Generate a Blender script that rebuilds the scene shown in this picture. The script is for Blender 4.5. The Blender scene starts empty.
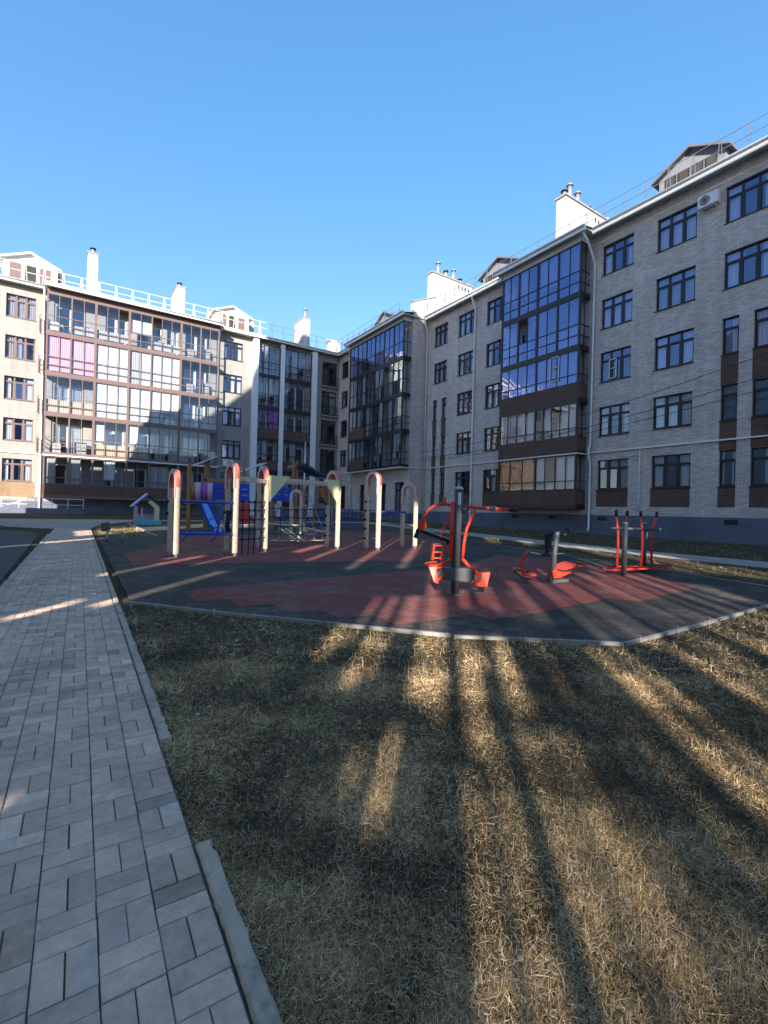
import bpy, math, random
import numpy as np
from mathutils import Vector, Matrix
random.seed(7)
RNG = np.random.default_rng(11)
R = math.radians
S = bpy.context.scene
COL = S.collection

# ------------------------------------------------------------------ helpers
def gz(x, y):                      # the yard rises very gently towards the houses
    return 0.0092 * y + 0.002 * x

class MB:
    """collects faces and links them as one mesh object"""
    def __init__(s):
        s.v = []; s.f = []; s.sm = []
    def face(s, pts, smooth=False):
        i = len(s.v); s.v += [tuple(p) for p in pts]
        s.f.append(tuple(range(i, i + len(pts)))); s.sm.append(smooth)
        return s
    def box(s, x0, x1, y0, y1, z0, z1):
        x0, x1 = sorted((x0, x1)); y0, y1 = sorted((y0, y1)); z0, z1 = sorted((z0, z1))
        i = len(s.v)
        s.v += [(x0,y0,z0),(x1,y0,z0),(x1,y1,z0),(x0,y1,z0),(x0,y0,z1),(x1,y0,z1),(x1,y1,z1),(x0,y1,z1)]
        for q in ((3,2,1,0),(4,5,6,7),(0,1,5,4),(1,2,6,5),(2,3,7,6),(3,0,4,7)):
            s.f.append(tuple(i + k for k in q)); s.sm.append(False)
        return s
    def bar(s, p, q, w, h=None, up=(0,0,1)):
        """box beam from p to q, w wide, h high"""
        h = w if h is None else h
        p = Vector(p); q = Vector(q); d = (q - p).normalized(); u = Vector(up)
        if abs(d.dot(u)) > 0.97: u = Vector((1,0,0))
        a = d.cross(u).normalized() * (w/2); b = a.cross(d).normalized() * (h/2)
        i = len(s.v)
        for c in (p, q):
            s.v += [tuple(c-a-b), tuple(c+a-b), tuple(c+a+b), tuple(c-a+b)]
        for k in ((3,2,1,0),(4,5,6,7),(0,1,5,4),(1,2,6,5),(2,3,7,6),(3,0,4,7)):
            s.f.append(tuple(i+j for j in k)); s.sm.append(False)
        return s
    def tube(s, pts, r, n=10, caps=True):
        pts = [Vector(p) for p in pts]; m = len(pts)
        rr = r if isinstance(r, (list, tuple)) else [r]*m
        i = len(s.v); prev = None
        for k, p in enumerate(pts):
            d = (pts[min(k+1, m-1)] - pts[max(k-1, 0)]).normalized()
            if prev is None:
                a = d.cross(Vector((0,0,1)))
                if a.length < 0.05: a = d.cross(Vector((1,0,0)))
            else:
                a = prev - d*prev.dot(d)
            a.normalize(); prev = a.copy(); b = d.cross(a)
            for j in range(n):
                t = 2*math.pi*j/n
                s.v.append(tuple(p + (a*math.cos(t) + b*math.sin(t))*rr[k]))
        for k in range(m-1):
            for j in range(n):
                s.f.append((i+k*n+j, i+k*n+(j+1)%n, i+(k+1)*n+(j+1)%n, i+(k+1)*n+j)); s.sm.append(True)
        if caps:
            s.f.append(tuple(i+j for j in reversed(range(n)))); s.sm.append(False)
            s.f.append(tuple(i+(m-1)*n+j for j in range(n))); s.sm.append(False)
        return s
    def prism(s, poly, e):
        """polygon of 3-D points extruded by vector e"""
        e = Vector(e); n = len(poly); i = len(s.v)
        s.v += [tuple(p) for p in poly] + [tuple(Vector(p)+e) for p in poly]
        s.f.append(tuple(i+k for k in reversed(range(n)))); s.sm.append(False)
        s.f.append(tuple(i+n+k for k in range(n))); s.sm.append(False)
        for k in range(n):
            s.f.append((i+k, i+(k+1)%n, i+n+(k+1)%n, i+n+k)); s.sm.append(False)
        return s
    def build(s, name, mat, parent=None, label=None, kind=None, bevel=0):
        me = bpy.data.meshes.new(name)
        o = bpy.data.objects.new(name, me)
        off = Vector((0,0,0)); p = parent
        while p is not None:
            off += p.location; p = p.parent
        me.from_pydata([(a[0]-off[0], a[1]-off[1], a[2]-off[2]) for a in s.v], [], s.f)
        me.polygons.foreach_set('use_smooth', s.sm)
        me.materials.append(mat); me.update()
        COL.objects.link(o)
        if parent is not None: o.parent = parent
        if label: o['label'] = label
        if kind: o['kind'] = kind
        if bevel:
            b = o.modifiers.new('bevel', 'BEVEL'); b.width = bevel; b.segments = 2; b.limit_method = 'ANGLE'
        return o

def tag(o, label, cat, group=None, kind=None):
    o['label'] = label; o['category'] = cat
    if group: o['group'] = group
    if kind: o['kind'] = kind
    return o

def thing(name, loc, label, cat, group=None):
    o = bpy.data.objects.new(name, None); COL.objects.link(o); o.location = loc
    o.empty_display_size = 0.2
    return tag(o, label, cat, group)

def struct(mb, name, mat, label=None):
    o = mb.build(name, mat, kind='structure')
    if label: o['label'] = label
    return o

# ------------------------------------------------------------------ materials
def newmat(name):
    m = bpy.data.materials.new(name); m.use_nodes = True
    nt = m.node_tree; b = nt.nodes['Principled BSDF']
    return m, nt, b

def node(nt, t, **kw):
    n = nt.nodes.new(t)
    for k, v in kw.items():
        if k in n.inputs.keys(): n.inputs[k].default_value = v
        else: setattr(n, k, v)
    return n

def c4(c): return (c[0], c[1], c[2], 1.0)

def pmat(name, col, rough=0.6, var=0.12, scale=6.0, bump=0.0, bscale=60.0, metal=0.0, spec=0.4, dirt=None):
    """plain coloured stuff with uneven tone, uneven gloss and a fine bump"""
    m, nt, b = newmat(name)
    tc = node(nt, 'ShaderNodeTexCoord')
    n1 = node(nt, 'ShaderNodeTexNoise', Scale=scale, Detail=6.0, Roughness=0.65)
    nt.links.new(tc.outputs['Object'], n1.inputs['Vector'])
    rmp = node(nt, 'ShaderNodeValToRGB')
    rmp.color_ramp.elements[0].position = 0.25; rmp.color_ramp.elements[1].position = 0.75
    rmp.color_ramp.elements[0].color = c4([max(0, x*(1-var)) for x in col])
    rmp.color_ramp.elements[1].color = c4([min(1, x*(1+var)) for x in col])
    nt.links.new(n1.outputs['Fac'], rmp.inputs['Fac'])
    out = rmp.outputs['Color']
    if dirt:
        n3 = node(nt, 'ShaderNodeTexNoise', Scale=dirt[1], Detail=8.0, Roughness=0.7)
        nt.links.new(tc.outputs['Object'], n3.inputs['Vector'])
        r3 = node(nt, 'ShaderNodeValToRGB')
        r3.color_ramp.elements[0].position = 0.5; r3.color_ramp.elements[1].position = 0.68
        nt.links.new(n3.outputs['Fac'], r3.inputs['Fac'])
        mx = node(nt, 'ShaderNodeMix', data_type='RGBA')
        nt.links.new(r3.outputs['Color'], mx.inputs[0]); nt.links.new(out, mx.inputs[6]); mx.inputs[7].default_value = c4(dirt[0])
        out = mx.outputs[2]
    nt.links.new(out, b.inputs['Base Color'])
    b.inputs['Roughness'].default_value = rough; b.inputs['Metallic'].default_value = metal
    b.inputs['Specular IOR Level'].default_value = spec
    if bump:
        n2 = node(nt, 'ShaderNodeTexNoise', Scale=bscale, Detail=4.0)
        nt.links.new(tc.outputs['Object'], n2.inputs['Vector'])
        bp = node(nt, 'ShaderNodeBump', Strength=bump, Distance=0.01)
        nt.links.new(n2.outputs['Fac'], bp.inputs['Height']); nt.links.new(bp.outputs['Normal'], b.inputs['Normal'])
    return m

def brick(name, c1, c2, mortar, bw=0.26, rh=0.077, bumpy=0.5):
    m, nt, b = newmat(name)
    tc = node(nt, 'ShaderNodeTexCoord'); sp = node(nt, 'ShaderNodeSeparateXYZ')
    nt.links.new(tc.outputs['Object'], sp.inputs[0])
    ad = node(nt, 'ShaderNodeMath', operation='ADD'); nt.links.new(sp.outputs[0], ad.inputs[0]); nt.links.new(sp.outputs[1], ad.inputs[1])
    cb = node(nt, 'ShaderNodeCombineXYZ'); nt.links.new(ad.outputs[0], cb.inputs[0]); nt.links.new(sp.outputs[2], cb.inputs[1])
    br = node(nt, 'ShaderNodeTexBrick', Scale=1.0)
    br.inputs['Brick Width'].default_value = bw; br.inputs['Row Height'].default_value = rh
    br.inputs['Mortar Size'].default_value = 0.007; br.inputs['Mortar Smooth'].default_value = 0.2
    br.inputs['Color1'].default_value = c4(c1); br.inputs['Color2'].default_value = c4(c2); br.inputs['Mortar'].default_value = c4(mortar)
    nt.links.new(cb.outputs[0], br.inputs['Vector'])
    n1 = node(nt, 'ShaderNodeTexNoise', Scale=0.55, Detail=7.0, Roughness=0.7); nt.links.new(tc.outputs['Object'], n1.inputs['Vector'])
    mr = node(nt, 'ShaderNodeMapRange'); mr.inputs[1].default_value = 0.3; mr.inputs[2].default_value = 0.7; mr.inputs[3].default_value = 0.86; mr.inputs[4].default_value = 1.1
    nt.links.new(n1.outputs['Fac'], mr.inputs[0])
    mx = node(nt, 'ShaderNodeMix', data_type='RGBA', blend_type='MULTIPLY'); mx.inputs[0].default_value = 1.0
    nt.links.new(br.outputs['Color'], mx.inputs[6]); nt.links.new(mr.outputs[0], mx.inputs[7])
    mp = node(nt, 'ShaderNodeMapping'); mp.inputs['Scale'].default_value = (1.6, 1.6, 0.10); nt.links.new(tc.outputs['Object'], mp.inputs['Vector'])
    n4 = node(nt, 'ShaderNodeTexNoise', Scale=1.4, Detail=7.0, Roughness=0.7); nt.links.new(mp.outputs[0], n4.inputs['Vector'])
    m4 = node(nt, 'ShaderNodeMapRange'); m4.inputs[1].default_value = 0.45; m4.inputs[2].default_value = 0.75; m4.inputs[3].default_value = 1.0; m4.inputs[4].default_value = 0.80
    nt.links.new(n4.outputs['Fac'], m4.inputs[0])
    mx4 = node(nt, 'ShaderNodeMix', data_type='RGBA', blend_type='MULTIPLY'); mx4.inputs[0].default_value = 1.0
    nt.links.new(mx.outputs[2], mx4.inputs[6]); nt.links.new(m4.outputs[0], mx4.inputs[7])
    nt.links.new(mx4.outputs[2], b.inputs['Base Color'])
    b.inputs['Roughness'].default_value = 0.85
    bp = node(nt, 'ShaderNodeBump', Strength=bumpy, Distance=0.01, invert=True)
    nt.links.new(br.outputs['Fac'], bp.inputs['Height']); nt.links.new(bp.outputs['Normal'], b.inputs['Normal'])
    return m

def glass(name, tint=(0.85,0.9,0.95), refl=(0.95,0.97,1.0), f0=0.12, wob=0.02):
    """thin pane, the same from both sides: Schlick mix of a mirror and a clear tint"""
    m, nt, b = newmat(name); nt.nodes.remove(b)
    out = nt.nodes['Material Output']
    tr = node(nt, 'ShaderNodeBsdfTransparent', Color=c4(tint)); gl = node(nt, 'ShaderNodeBsdfGlossy', Color=c4(refl), Roughness=0.015)
    mx = node(nt, 'ShaderNodeMixShader'); ge = node(nt, 'ShaderNodeNewGeometry')
    dt = node(nt, 'ShaderNodeVectorMath', operation='DOT_PRODUCT'); nt.links.new(ge.outputs['Incoming'], dt.inputs[0]); nt.links.new(ge.outputs['Normal'], dt.inputs[1])
    ab = node(nt, 'ShaderNodeMath', operation='ABSOLUTE'); nt.links.new(dt.outputs['Value'], ab.inputs[0])
    om = node(nt, 'ShaderNodeMath', operation='SUBTRACT', use_clamp=True); om.inputs[0].default_value = 1.0; nt.links.new(ab.outputs[0], om.inputs[1])
    pw = node(nt, 'ShaderNodeMath', operation='POWER'); pw.inputs[1].default_value = 5.0; nt.links.new(om.outputs[0], pw.inputs[0])
    fr = node(nt, 'ShaderNodeMath', operation='MULTIPLY_ADD'); fr.inputs[1].default_value = 1-f0; fr.inputs[2].default_value = f0; nt.links.new(pw.outputs[0], fr.inputs[0])
    tc = node(nt, 'ShaderNodeTexCoord'); nz = node(nt, 'ShaderNodeTexNoise', Scale=0.9, Detail=1.0)
    nt.links.new(tc.outputs['Object'], nz.inputs['Vector'])
    bp = node(nt, 'ShaderNodeBump', Strength=wob*4, Distance=0.05); nt.links.new(nz.outputs['Fac'], bp.inputs['Height'])
    nt.links.new(bp.outputs['Normal'], gl.inputs['Normal'])
    nt.links.new(fr.outputs[0], mx.inputs[0]); nt.links.new(tr.outputs[0], mx.inputs[1]); nt.links.new(gl.outputs[0], mx.inputs[2])
    nt.links.new(mx.outputs[0], out.inputs[0])
    return m

M = {}
M['brick'] = brick('pale brick', (0.80,0.69,0.62), (0.58,0.495,0.445), (0.27,0.235,0.215))
M['brick_cream'] = brick('cream brick', (0.37,0.355,0.325), (0.325,0.31,0.285), (0.235,0.225,0.21))
M['brick_white'] = brick('white chimney brick', (0.52,0.50,0.47), (0.47,0.455,0.43), (0.5,0.48,0.45))
M['render'] = pmat('white bounce wall', (0.86,0.82,0.76), 0.9, 0.05, 0.6)  # pale so the added block bounces skylight into the yard
M['brick_brown'] = brick('brown brick', (0.18,0.10,0.07), (0.125,0.07,0.052), (0.075,0.055,0.045))
M['brick_ochre'] = brick('ochre brick', (0.36,0.235,0.13), (0.28,0.18,0.10), (0.22,0.15,0.1))
M['plinth'] = pmat('blue grey plinth paint', (0.135,0.15,0.20), 0.8, 0.1, 1.2, 0.15, 30, dirt=((0.10,0.105,0.13), 0.7))
M['white'] = pmat('white painted metal', (0.84,0.83,0.80), 0.45, 0.05, 2.0)
M['whitecol'] = pmat('white render', (0.74,0.75,0.76), 0.8, 0.06, 1.5, 0.1, 40)
M['soffit'] = pmat('grey soffit board', (0.62,0.60,0.57), 0.7, 0.06, 2.0)
M['clad_shade'] = pmat('shade grey dormer cladding', (0.19,0.195,0.215), 0.7, 0.08, 3.0)  # darker grey holds the shade of the right-hand dormers
M['railgrey'] = pmat('dull grey railing paint', (0.13,0.14,0.17), 0.5, 0.1, 3.0)
M['roof'] = pmat('brown metal roof', (0.16,0.12,0.11), 0.5, 0.1, 1.0)
M['frame'] = pmat('dark brown window frame', (0.028,0.024,0.024), 0.4, 0.15, 5.0)
M['frame_red'] = pmat('red brown balcony frame', (0.17,0.115,0.105), 0.45, 0.12, 4.0)
M['frame_white'] = pmat('white window frame', (0.75,0.75,0.74), 0.4, 0.04, 4.0)
M['blackmetal'] = pmat('black railing paint', (0.03,0.03,0.034), 0.45, 0.2, 8.0)
M['slab'] = pmat('concrete balcony slab', (0.30,0.285,0.27), 0.85, 0.12, 3.0)
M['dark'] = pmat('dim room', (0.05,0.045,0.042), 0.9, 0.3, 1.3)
M['curtain'] = pmat('white curtain cloth', (0.70,0.68,0.65), 0.9, 0.07, 3.0)
M['curtain_grey'] = pmat('grey curtain cloth', (0.42,0.40,0.38), 0.9, 0.15, 3.0)
M['pink'] = pmat('pink curtain cloth', (0.66,0.36,0.43), 0.9, 0.1, 4.0)
M['orange'] = pmat('orange reflection sheet', (0.95,0.34,0.09), 0.9, 0.2, 2.0)  # stands in for an orange building mirrored in the bay glass
M['beige_in'] = pmat('beige balcony board', (0.55,0.42,0.30), 0.8, 0.1, 2.0)
M['clutter'] = pmat('things kept on a balcony', (0.33,0.32,0.31), 0.8, 0.5, 4.0)
M['glass'] = glass('window glass', (0.80,0.84,0.88), (0.75,0.85,1.0), 0.16)
M['glass_blue'] = glass('blue coated balcony glass', (0.58,0.63,0.84), (0.45,0.52,0.92), 0.33)
M['glass_mid'] = glass('coated window glass', (0.80,0.83,0.92), (0.55,0.63,0.98), 0.21)
M['glass_far'] = glass('reflective balcony glass', (0.72,0.76,0.82), (0.85,0.92,1.0), 0.26)
M['glass_bay'] = glass('balcony glass', (0.86,0.89,0.93), (0.74,0.84,1.0), 0.085)
M['steel'] = pmat('galvanised steel', (0.5,0.5,0.51), 0.4, 0.1, 6.0, metal=0.7)
M['greypole'] = pmat('dark grey powder coat', (0.10,0.103,0.11), 0.5, 0.18, 9.0, 0.08, 120)
M['red'] = pmat('red powder coat', (0.88,0.07,0.028), 0.35, 0.1, 9.0, dirt=((0.30,0.03,0.02), 14))
M['black'] = pmat('black rubber', (0.02,0.02,0.022), 0.6, 0.3, 20)
M['beigepost'] = pmat('beige painted timber', (0.72,0.59,0.43), 0.6, 0.08, 7.0, 0.15, 60, dirt=((0.50,0.40,0.28), 9))
M['salmon'] = pmat('salmon painted plywood', (0.93,0.60,0.50), 0.5, 0.06, 8.0)
M['salmon_edge'] = pmat('red plywood edge', (0.70,0.20,0.15), 0.5, 0.1, 8.0)
M['yellow'] = pmat('pale yellow plywood', (0.88,0.80,0.45), 0.55, 0.07, 6.0)
M['ochre'] = pmat('ochre stained timber', (0.42,0.21,0.07), 0.6, 0.16, 6.0)
M['blue'] = pmat('deep blue paint', (0.025,0.075,0.52), 0.4, 0.12, 8.0)
M['blue_slide'] = pmat('mid blue slide plastic', (0.20,0.42,0.85), 0.35, 0.08, 4.0)
M['rope'] = pmat('dark blue rope', (0.02,0.025,0.08), 0.8, 0.2, 20)
M['purple'] = pmat('purple plastic', (0.42,0.10,0.42), 0.4, 0.1, 6.0)
M['pinkplastic'] = pmat('pale pink plastic', (0.72,0.45,0.55), 0.4, 0.1, 6.0)
M['turq'] = pmat('turquoise plywood', (0.22,0.55,0.58), 0.5, 0.1, 6.0)
M['roofgrey'] = pmat('pale grey roof board', (0.50,0.53,0.56), 0.5, 0.1, 5.0)
M['navy'] = pmat('dark blue roof sheet', (0.03,0.045,0.10), 0.45, 0.15, 4.0)
M['chain'] = pmat('chain steel', (0.4,0.4,0.4), 0.5, 0.2, 20, metal=0.6)
M['kerb'] = pmat('concrete kerb', (0.50,0.39,0.29), 0.9, 0.16, 9.0, 0.5, 90, dirt=((0.22,0.19,0.15), 7))
M['kerb_pale'] = pmat('pale concrete kerb', (0.32,0.30,0.275), 0.9, 0.2, 6.0, 0.5, 80, dirt=((0.2,0.18,0.16), 3))
M['pave_far'] = pmat('concrete pavement', (0.36,0.315,0.265), 0.9, 0.12, 2.5, 0.3, 30, dirt=((0.24,0.225,0.2), 0.8))
M['stone'] = pmat('pale stone', (0.42,0.38,0.31), 0.9, 0.1, 20)
M['wood'] = pmat('weathered bench wood', (0.48,0.42,0.34), 0.75, 0.2, 8.0)

def asphalt():
    m, nt, b = newmat('asphalt'); tc = node(nt, 'ShaderNodeTexCoord')
    v = node(nt, 'ShaderNodeTexVoronoi', Scale=130.0); n = node(nt, 'ShaderNodeTexNoise', Scale=0.8, Detail=8.0, Roughness=0.7)
    nt.links.new(tc.outputs['Object'], v.inputs['Vector']); nt.links.new(tc.outputs['Object'], n.inputs['Vector'])
    r1 = node(nt, 'ShaderNodeValToRGB'); r1.color_ramp.elements[0].color = (0.035,0.035,0.037,1); r1.color_ramp.elements[1].color = (0.10,0.098,0.095,1)
    mx = node(nt, 'ShaderNodeMath', operation='MULTIPLY_ADD'); mx.inputs[1].default_value = 0.45; mx.inputs[2].default_value = 0.1
    nt.links.new(v.outputs['Distance'], mx.inputs[0])
    ad = node(nt, 'ShaderNodeMath', operation='ADD'); nt.links.new(mx.outputs[0], ad.inputs[0]); 
    sc = node(nt, 'ShaderNodeMath', operation='MULTIPLY'); sc.inputs[1].default_value = 0.5; nt.links.new(n.outputs['Fac'], sc.inputs[0]); nt.links.new(sc.outputs[0], ad.inputs[1])
    nt.links.new(ad.outputs[0], r1.inputs['Fac']); nt.links.new(r1.outputs['Color'], b.inputs['Base Color']); b.inputs['Roughness'].default_value = 0.9
    bp = node(nt, 'ShaderNodeBump', Strength=0.5, Distance=0.006); nt.links.new(v.outputs['Distance'], bp.inputs['Height']); nt.links.new(bp.outputs['Normal'], b.inputs['Normal'])
    return m
M['asphalt'] = asphalt()

def rubber(name, base, speck, pale):
    """granulated rubber paving: tiny crumbs, worn and dusty areas"""
    m, nt, b = newmat(name); tc = node(nt, 'ShaderNodeTexCoord')
    v = node(nt, 'ShaderNodeTexVoronoi', Scale=160.0); nt.links.new(tc.outputs['Object'], v.inputs['Vector'])
    n = node(nt, 'ShaderNodeTexNoise', Scale=1.1, Detail=9.0, Roughness=0.72); nt.links.new(tc.outputs['Object'], n.inputs['Vector'])
    n2 = node(nt, 'ShaderNodeTexNoise', Scale=7.0, Detail=6.0, Roughness=0.7); nt.links.new(tc.outputs['Object'], n2.inputs['Vector'])
    a = node(nt, 'ShaderNodeMix', data_type='RGBA'); a.inputs[6].default_value = c4(base); a.inputs[7].default_value = c4(speck)
    sp = node(nt, 'ShaderNodeSeparateColor'); nt.links.new(v.outputs['Color'], sp.inputs[0])
    r0 = node(nt, 'ShaderNodeMapRange'); r0.inputs[1].default_value = 0.55; r0.inputs[2].default_value = 1.0; nt.links.new(sp.outputs[0], r0.inputs[0])
    nt.links.new(r0.outputs[0], a.inputs[0])
    ms = node(nt, 'ShaderNodeMath', operation='MULTIPLY'); nt.links.new(n.outputs['Fac'], ms.inputs[0]); nt.links.new(n2.outputs['Fac'], ms.inputs[1])
    r1 = node(nt, 'ShaderNodeMapRange'); r1.inputs[1].default_value = 0.22; r1.inputs[2].default_value = 0.37; r1.inputs[4].default_value = 0.85; nt.links.new(ms.outputs[0], r1.inputs[0])
    c = node(nt, 'ShaderNodeMix', data_type='RGBA'); c.inputs[7].default_value = c4(pale)
    nt.links.new(r1.outputs[0], c.inputs[0]); nt.links.new(a.outputs[2], c.inputs[6]); nt.links.new(c.outputs[2], b.inputs['Base Color'])
    b.inputs['Roughness'].default_value = 0.85; b.inputs['Specular IOR Level'].default_value = 0.25
    bp = node(nt, 'ShaderNodeBump', Strength=0.6, Distance=0.006); nt.links.new(v.outputs['Distance'], bp.inputs['Height']); nt.links.new(bp.outputs['Normal'], b.inputs['Normal'])
    return m
M['rub_black'] = rubber('black rubber crumb', (0.050,0.041,0.035), (0.088,0.073,0.062), (0.15,0.125,0.105))
M['rub_red'] = rubber('red rubber crumb', (0.21,0.053,0.042), (0.31,0.092,0.072), (0.26,0.15,0.125))

def soil():
    m, nt, b = newmat('dry lawn soil'); tc = node(nt, 'ShaderNodeTexCoord')
    n = node(nt, 'ShaderNodeTexNoise', Scale=1.3, Detail=10.0, Roughness=0.75); n2 = node(nt, 'ShaderNodeTexNoise', Scale=28.0, Detail=8.0, Roughness=0.8)
    for q in (n, n2): nt.links.new(tc.outputs['Object'], q.inputs['Vector'])
    r1 = node(nt, 'ShaderNodeValToRGB'); e = r1.color_ramp.elements
    e[0].position = 0.32; e[0].color = (0.030,0.022,0.014,1); e[1].position = 0.7; e[1].color = (0.24,0.18,0.10,1)
    k = e.new(0.5); k.color = (0.075,0.057,0.034,1)
    av = node(nt, 'ShaderNodeMath', operation='MULTIPLY_ADD'); av.inputs[1].default_value = 0.45
    hf = node(nt, 'ShaderNodeMath', operation='MULTIPLY'); hf.inputs[1].default_value = 0.55
    nt.links.new(n.outputs['Fac'], av.inputs[0]); nt.links.new(n2.outputs['Fac'], hf.inputs[0]); nt.links.new(hf.outputs[0], av.inputs[2])
    nt.links.new(av.outputs[0], r1.inputs['Fac']); nt.links.new(r1.outputs['Color'], b.inputs['Base Color']); b.inputs['Roughness'].default_value = 1.0
    b.inputs['Specular IOR Level'].default_value = 0.1
    bp = node(nt, 'ShaderNodeBump', Strength=0.9, Distance=0.03); nt.links.new(n2.outputs['Fac'], bp.inputs['Height']); nt.links.new(bp.outputs['Normal'], b.inputs['Normal'])
    return m
M['soil'] = soil()

def attr_mat(name, rough=0.9, bump=0.0, trans=0.0, attr='tone', grit=0.0):
    m, nt, b = newmat(name); at = node(nt, 'ShaderNodeAttribute', attribute_name=attr)
    tc = node(nt, 'ShaderNodeTexCoord')
    out = at.outputs['Color']
    if grit:
        n = node(nt, 'ShaderNodeTexNoise', Scale=22.0, Detail=9.0, Roughness=0.75); nt.links.new(tc.outputs['Object'], n.inputs['Vector'])
        n3 = node(nt, 'ShaderNodeTexNoise', Scale=2.2, Detail=6.0, Roughness=0.7); nt.links.new(tc.outputs['Object'], n3.inputs['Vector'])
        ad = node(nt, 'ShaderNodeMath', operation='ADD'); nt.links.new(n.outputs['Fac'], ad.inputs[0]); nt.links.new(n3.outputs['Fac'], ad.inputs[1])
        mr = node(nt, 'ShaderNodeMapRange'); mr.inputs[1].default_value = 0.6; mr.inputs[2].default_value = 1.4; mr.inputs[3].default_value = 1-grit; mr.inputs[4].default_value = 1+grit
        nt.links.new(ad.outputs[0], mr.inputs[0])
        mx = node(nt, 'ShaderNodeMix', data_type='RGBA', blend_type='MULTIPLY'); mx.inputs[0].default_value = 1
        nt.links.new(out, mx.inputs[6]); nt.links.new(mr.outputs[0], mx.inputs[7]); out = mx.outputs[2]
    nt.links.new(out, b.inputs['Base Color']); b.inputs['Roughness'].default_value = rough
    b.inputs['Specular IOR Level'].default_value = 0.2
    if bump:
        n2 = node(nt, 'ShaderNodeTexNoise', Scale=120.0, Detail=5.0); nt.links.new(tc.outputs['Object'], n2.inputs['Vector'])
        bp = node(nt, 'ShaderNodeBump', Strength=bump, Distance=0.004); nt.links.new(n2.outputs['Fac'], bp.inputs['Height']); nt.links.new(bp.outputs['Normal'], b.inputs['Normal'])
    return m
M['paver'] = attr_mat('grey concrete pavers', 0.85, 0.28, grit=0.42)
M['grass'] = attr_mat('dry straw and moss', 0.8)

# ------------------------------------------------------------------ camera, sun, sky
HEAD, RHO, CAMH = R(33.6), R(1.5), 1.15
fw = Vector((math.sin(HEAD), math.cos(HEAD), 0)); rt = Vector((math.cos(HEAD), -math.sin(HEAD), 0)); up = Vector((0,0,1))
cx = rt*math.cos(RHO) + up*math.sin(RHO); cy = -rt*math.sin(RHO) + up*math.cos(RHO)
cam = bpy.data.cameras.new('camera'); co = bpy.data.objects.new('camera', cam); COL.objects.link(co)
co.matrix_world = Matrix(((cx.x,cy.x,-fw.x,0),(cx.y,cy.y,-fw.y,0),(cx.z,cy.z,-fw.z,CAMH),(0,0,0,1)))
cam.sensor_fit = 'VERTICAL'; cam.sensor_height = 36.0; cam.lens = 475/1024*36.0; cam.clip_start = 0.05; cam.clip_end = 2000
S.camera = co

ELEV, AZ = 20.0, 40.7
w = bpy.data.worlds.new('World'); S.world = w; w.use_nodes = True
nt = w.node_tree; bg = nt.nodes['Background']
sky = node(nt, 'ShaderNodeTexSky', sky_type='NISHITA'); sky.sun_disc = False
sky.sun_elevation = R(ELEV); sky.sun_rotation = R(AZ + 180); sky.air_density = 1.0; sky.dust_density = 0.3; sky.ozone_density = 2.0
gm = node(nt, 'ShaderNodeGamma', Gamma=0.60); hs = node(nt, 'ShaderNodeHueSaturation', Saturation=1.7)
wbm = node(nt, 'ShaderNodeMix', data_type='RGBA', blend_type='MULTIPLY'); wbm.inputs[0].default_value = 1.0; wbm.inputs[7].default_value = (1.50, 1.27, 1.30, 1)
nt.links.new(sky.outputs[0], gm.inputs['Color']); nt.links.new(gm.outputs[0], hs.inputs['Color']); nt.links.new(hs.outputs[0], wbm.inputs[6]); nt.links.new(wbm.outputs[2], bg.inputs['Color']); bg.inputs['Strength'].default_value = 0.15
sl = bpy.data.lights.new('sun', 'SUN'); so = bpy.data.objects.new('sun', sl); COL.objects.link(so)
sl.energy = 4.7; sl.angle = R(0.55); sl.color = (1.0, 0.94, 0.84)
D = Vector((math.sin(R(AZ))*math.cos(R(ELEV)), math.cos(R(AZ))*math.cos(R(ELEV)), -math.sin(R(ELEV))))
so.rotation_euler = D.to_track_quat('-Z', 'Y').to_euler(); so.location = (-30, -40, 40)
S.view_settings.view_transform = 'Standard'; S.view_settings.look = 'None'; S.view_settings.gamma = 1.0
S.view_settings.exposure = 1.45
S.cycles.use_denoising = True; S.cycles.max_bounces = 7; S.cycles.diffuse_bounces = 3; S.cycles.glossy_bounces = 4
S.cycles.transparent_max_bounces = 16; S.cycles.caustics_reflective = False; S.cycles.caustics_refractive = False

# ------------------------------------------------------------------ ground and paving
def sheet(poly, dz):
    """flat polygon lying on the tilted yard"""
    m = MB(); m.face([(x, y, gz(x, y) + dz) for x, y in poly]); return m
def kx(y): return 0.352 + 0.0155*(y - 1)          # right edge of the paved path

g = MB()
xs = [-400,-60,-20,-8,-2,0,2,4,6,8,10,12,14,18,26,60,400]; ys = [-400,-60,-20,-6,-2,0,1,2,3,4,5,6,8,10,14,20,30,46,80,400]
for i in range(len(xs)-1):
    for j in range(len(ys)-1):
        g.face([(xs[i],ys[j],gz(xs[i],ys[j])),(xs[i+1],ys[j],gz(xs[i+1],ys[j])),(xs[i+1],ys[j+1],gz(xs[i+1],ys[j+1])),(xs[i],ys[j+1],gz(xs[i],ys[j+1]))])
struct(g, 'ground', M['soil'])
struct(sheet([(-60,-60),(-0.74,-60),(-0.74,18.2),(-1.0,19.6),(-1.7,20.6),(-3,21.2),(-60,22.0)], 0.012), 'road', M['asphalt'])
k = MB()
for y0 in np.arange(-8, 18, 1.0):
    k.bar((kx(y0)-1.09, y0+.004, gz(0,y0)+.0), (kx(y0)-1.09, y0+.996, gz(0,y0+1)+.0), .07, .075)
struct(k, 'road_kerb', M['kerb'])
struct(sheet([(-60,23.2),(-2.1,23.1),(-0.8,21.6),(0.75,21.6),(1.2,24.5),(3.2,29.6),(21,29.0),(21,31.2),(-60,31.6)], 0.014), 'pavement', M['pave_far'])
m = MB()
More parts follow.
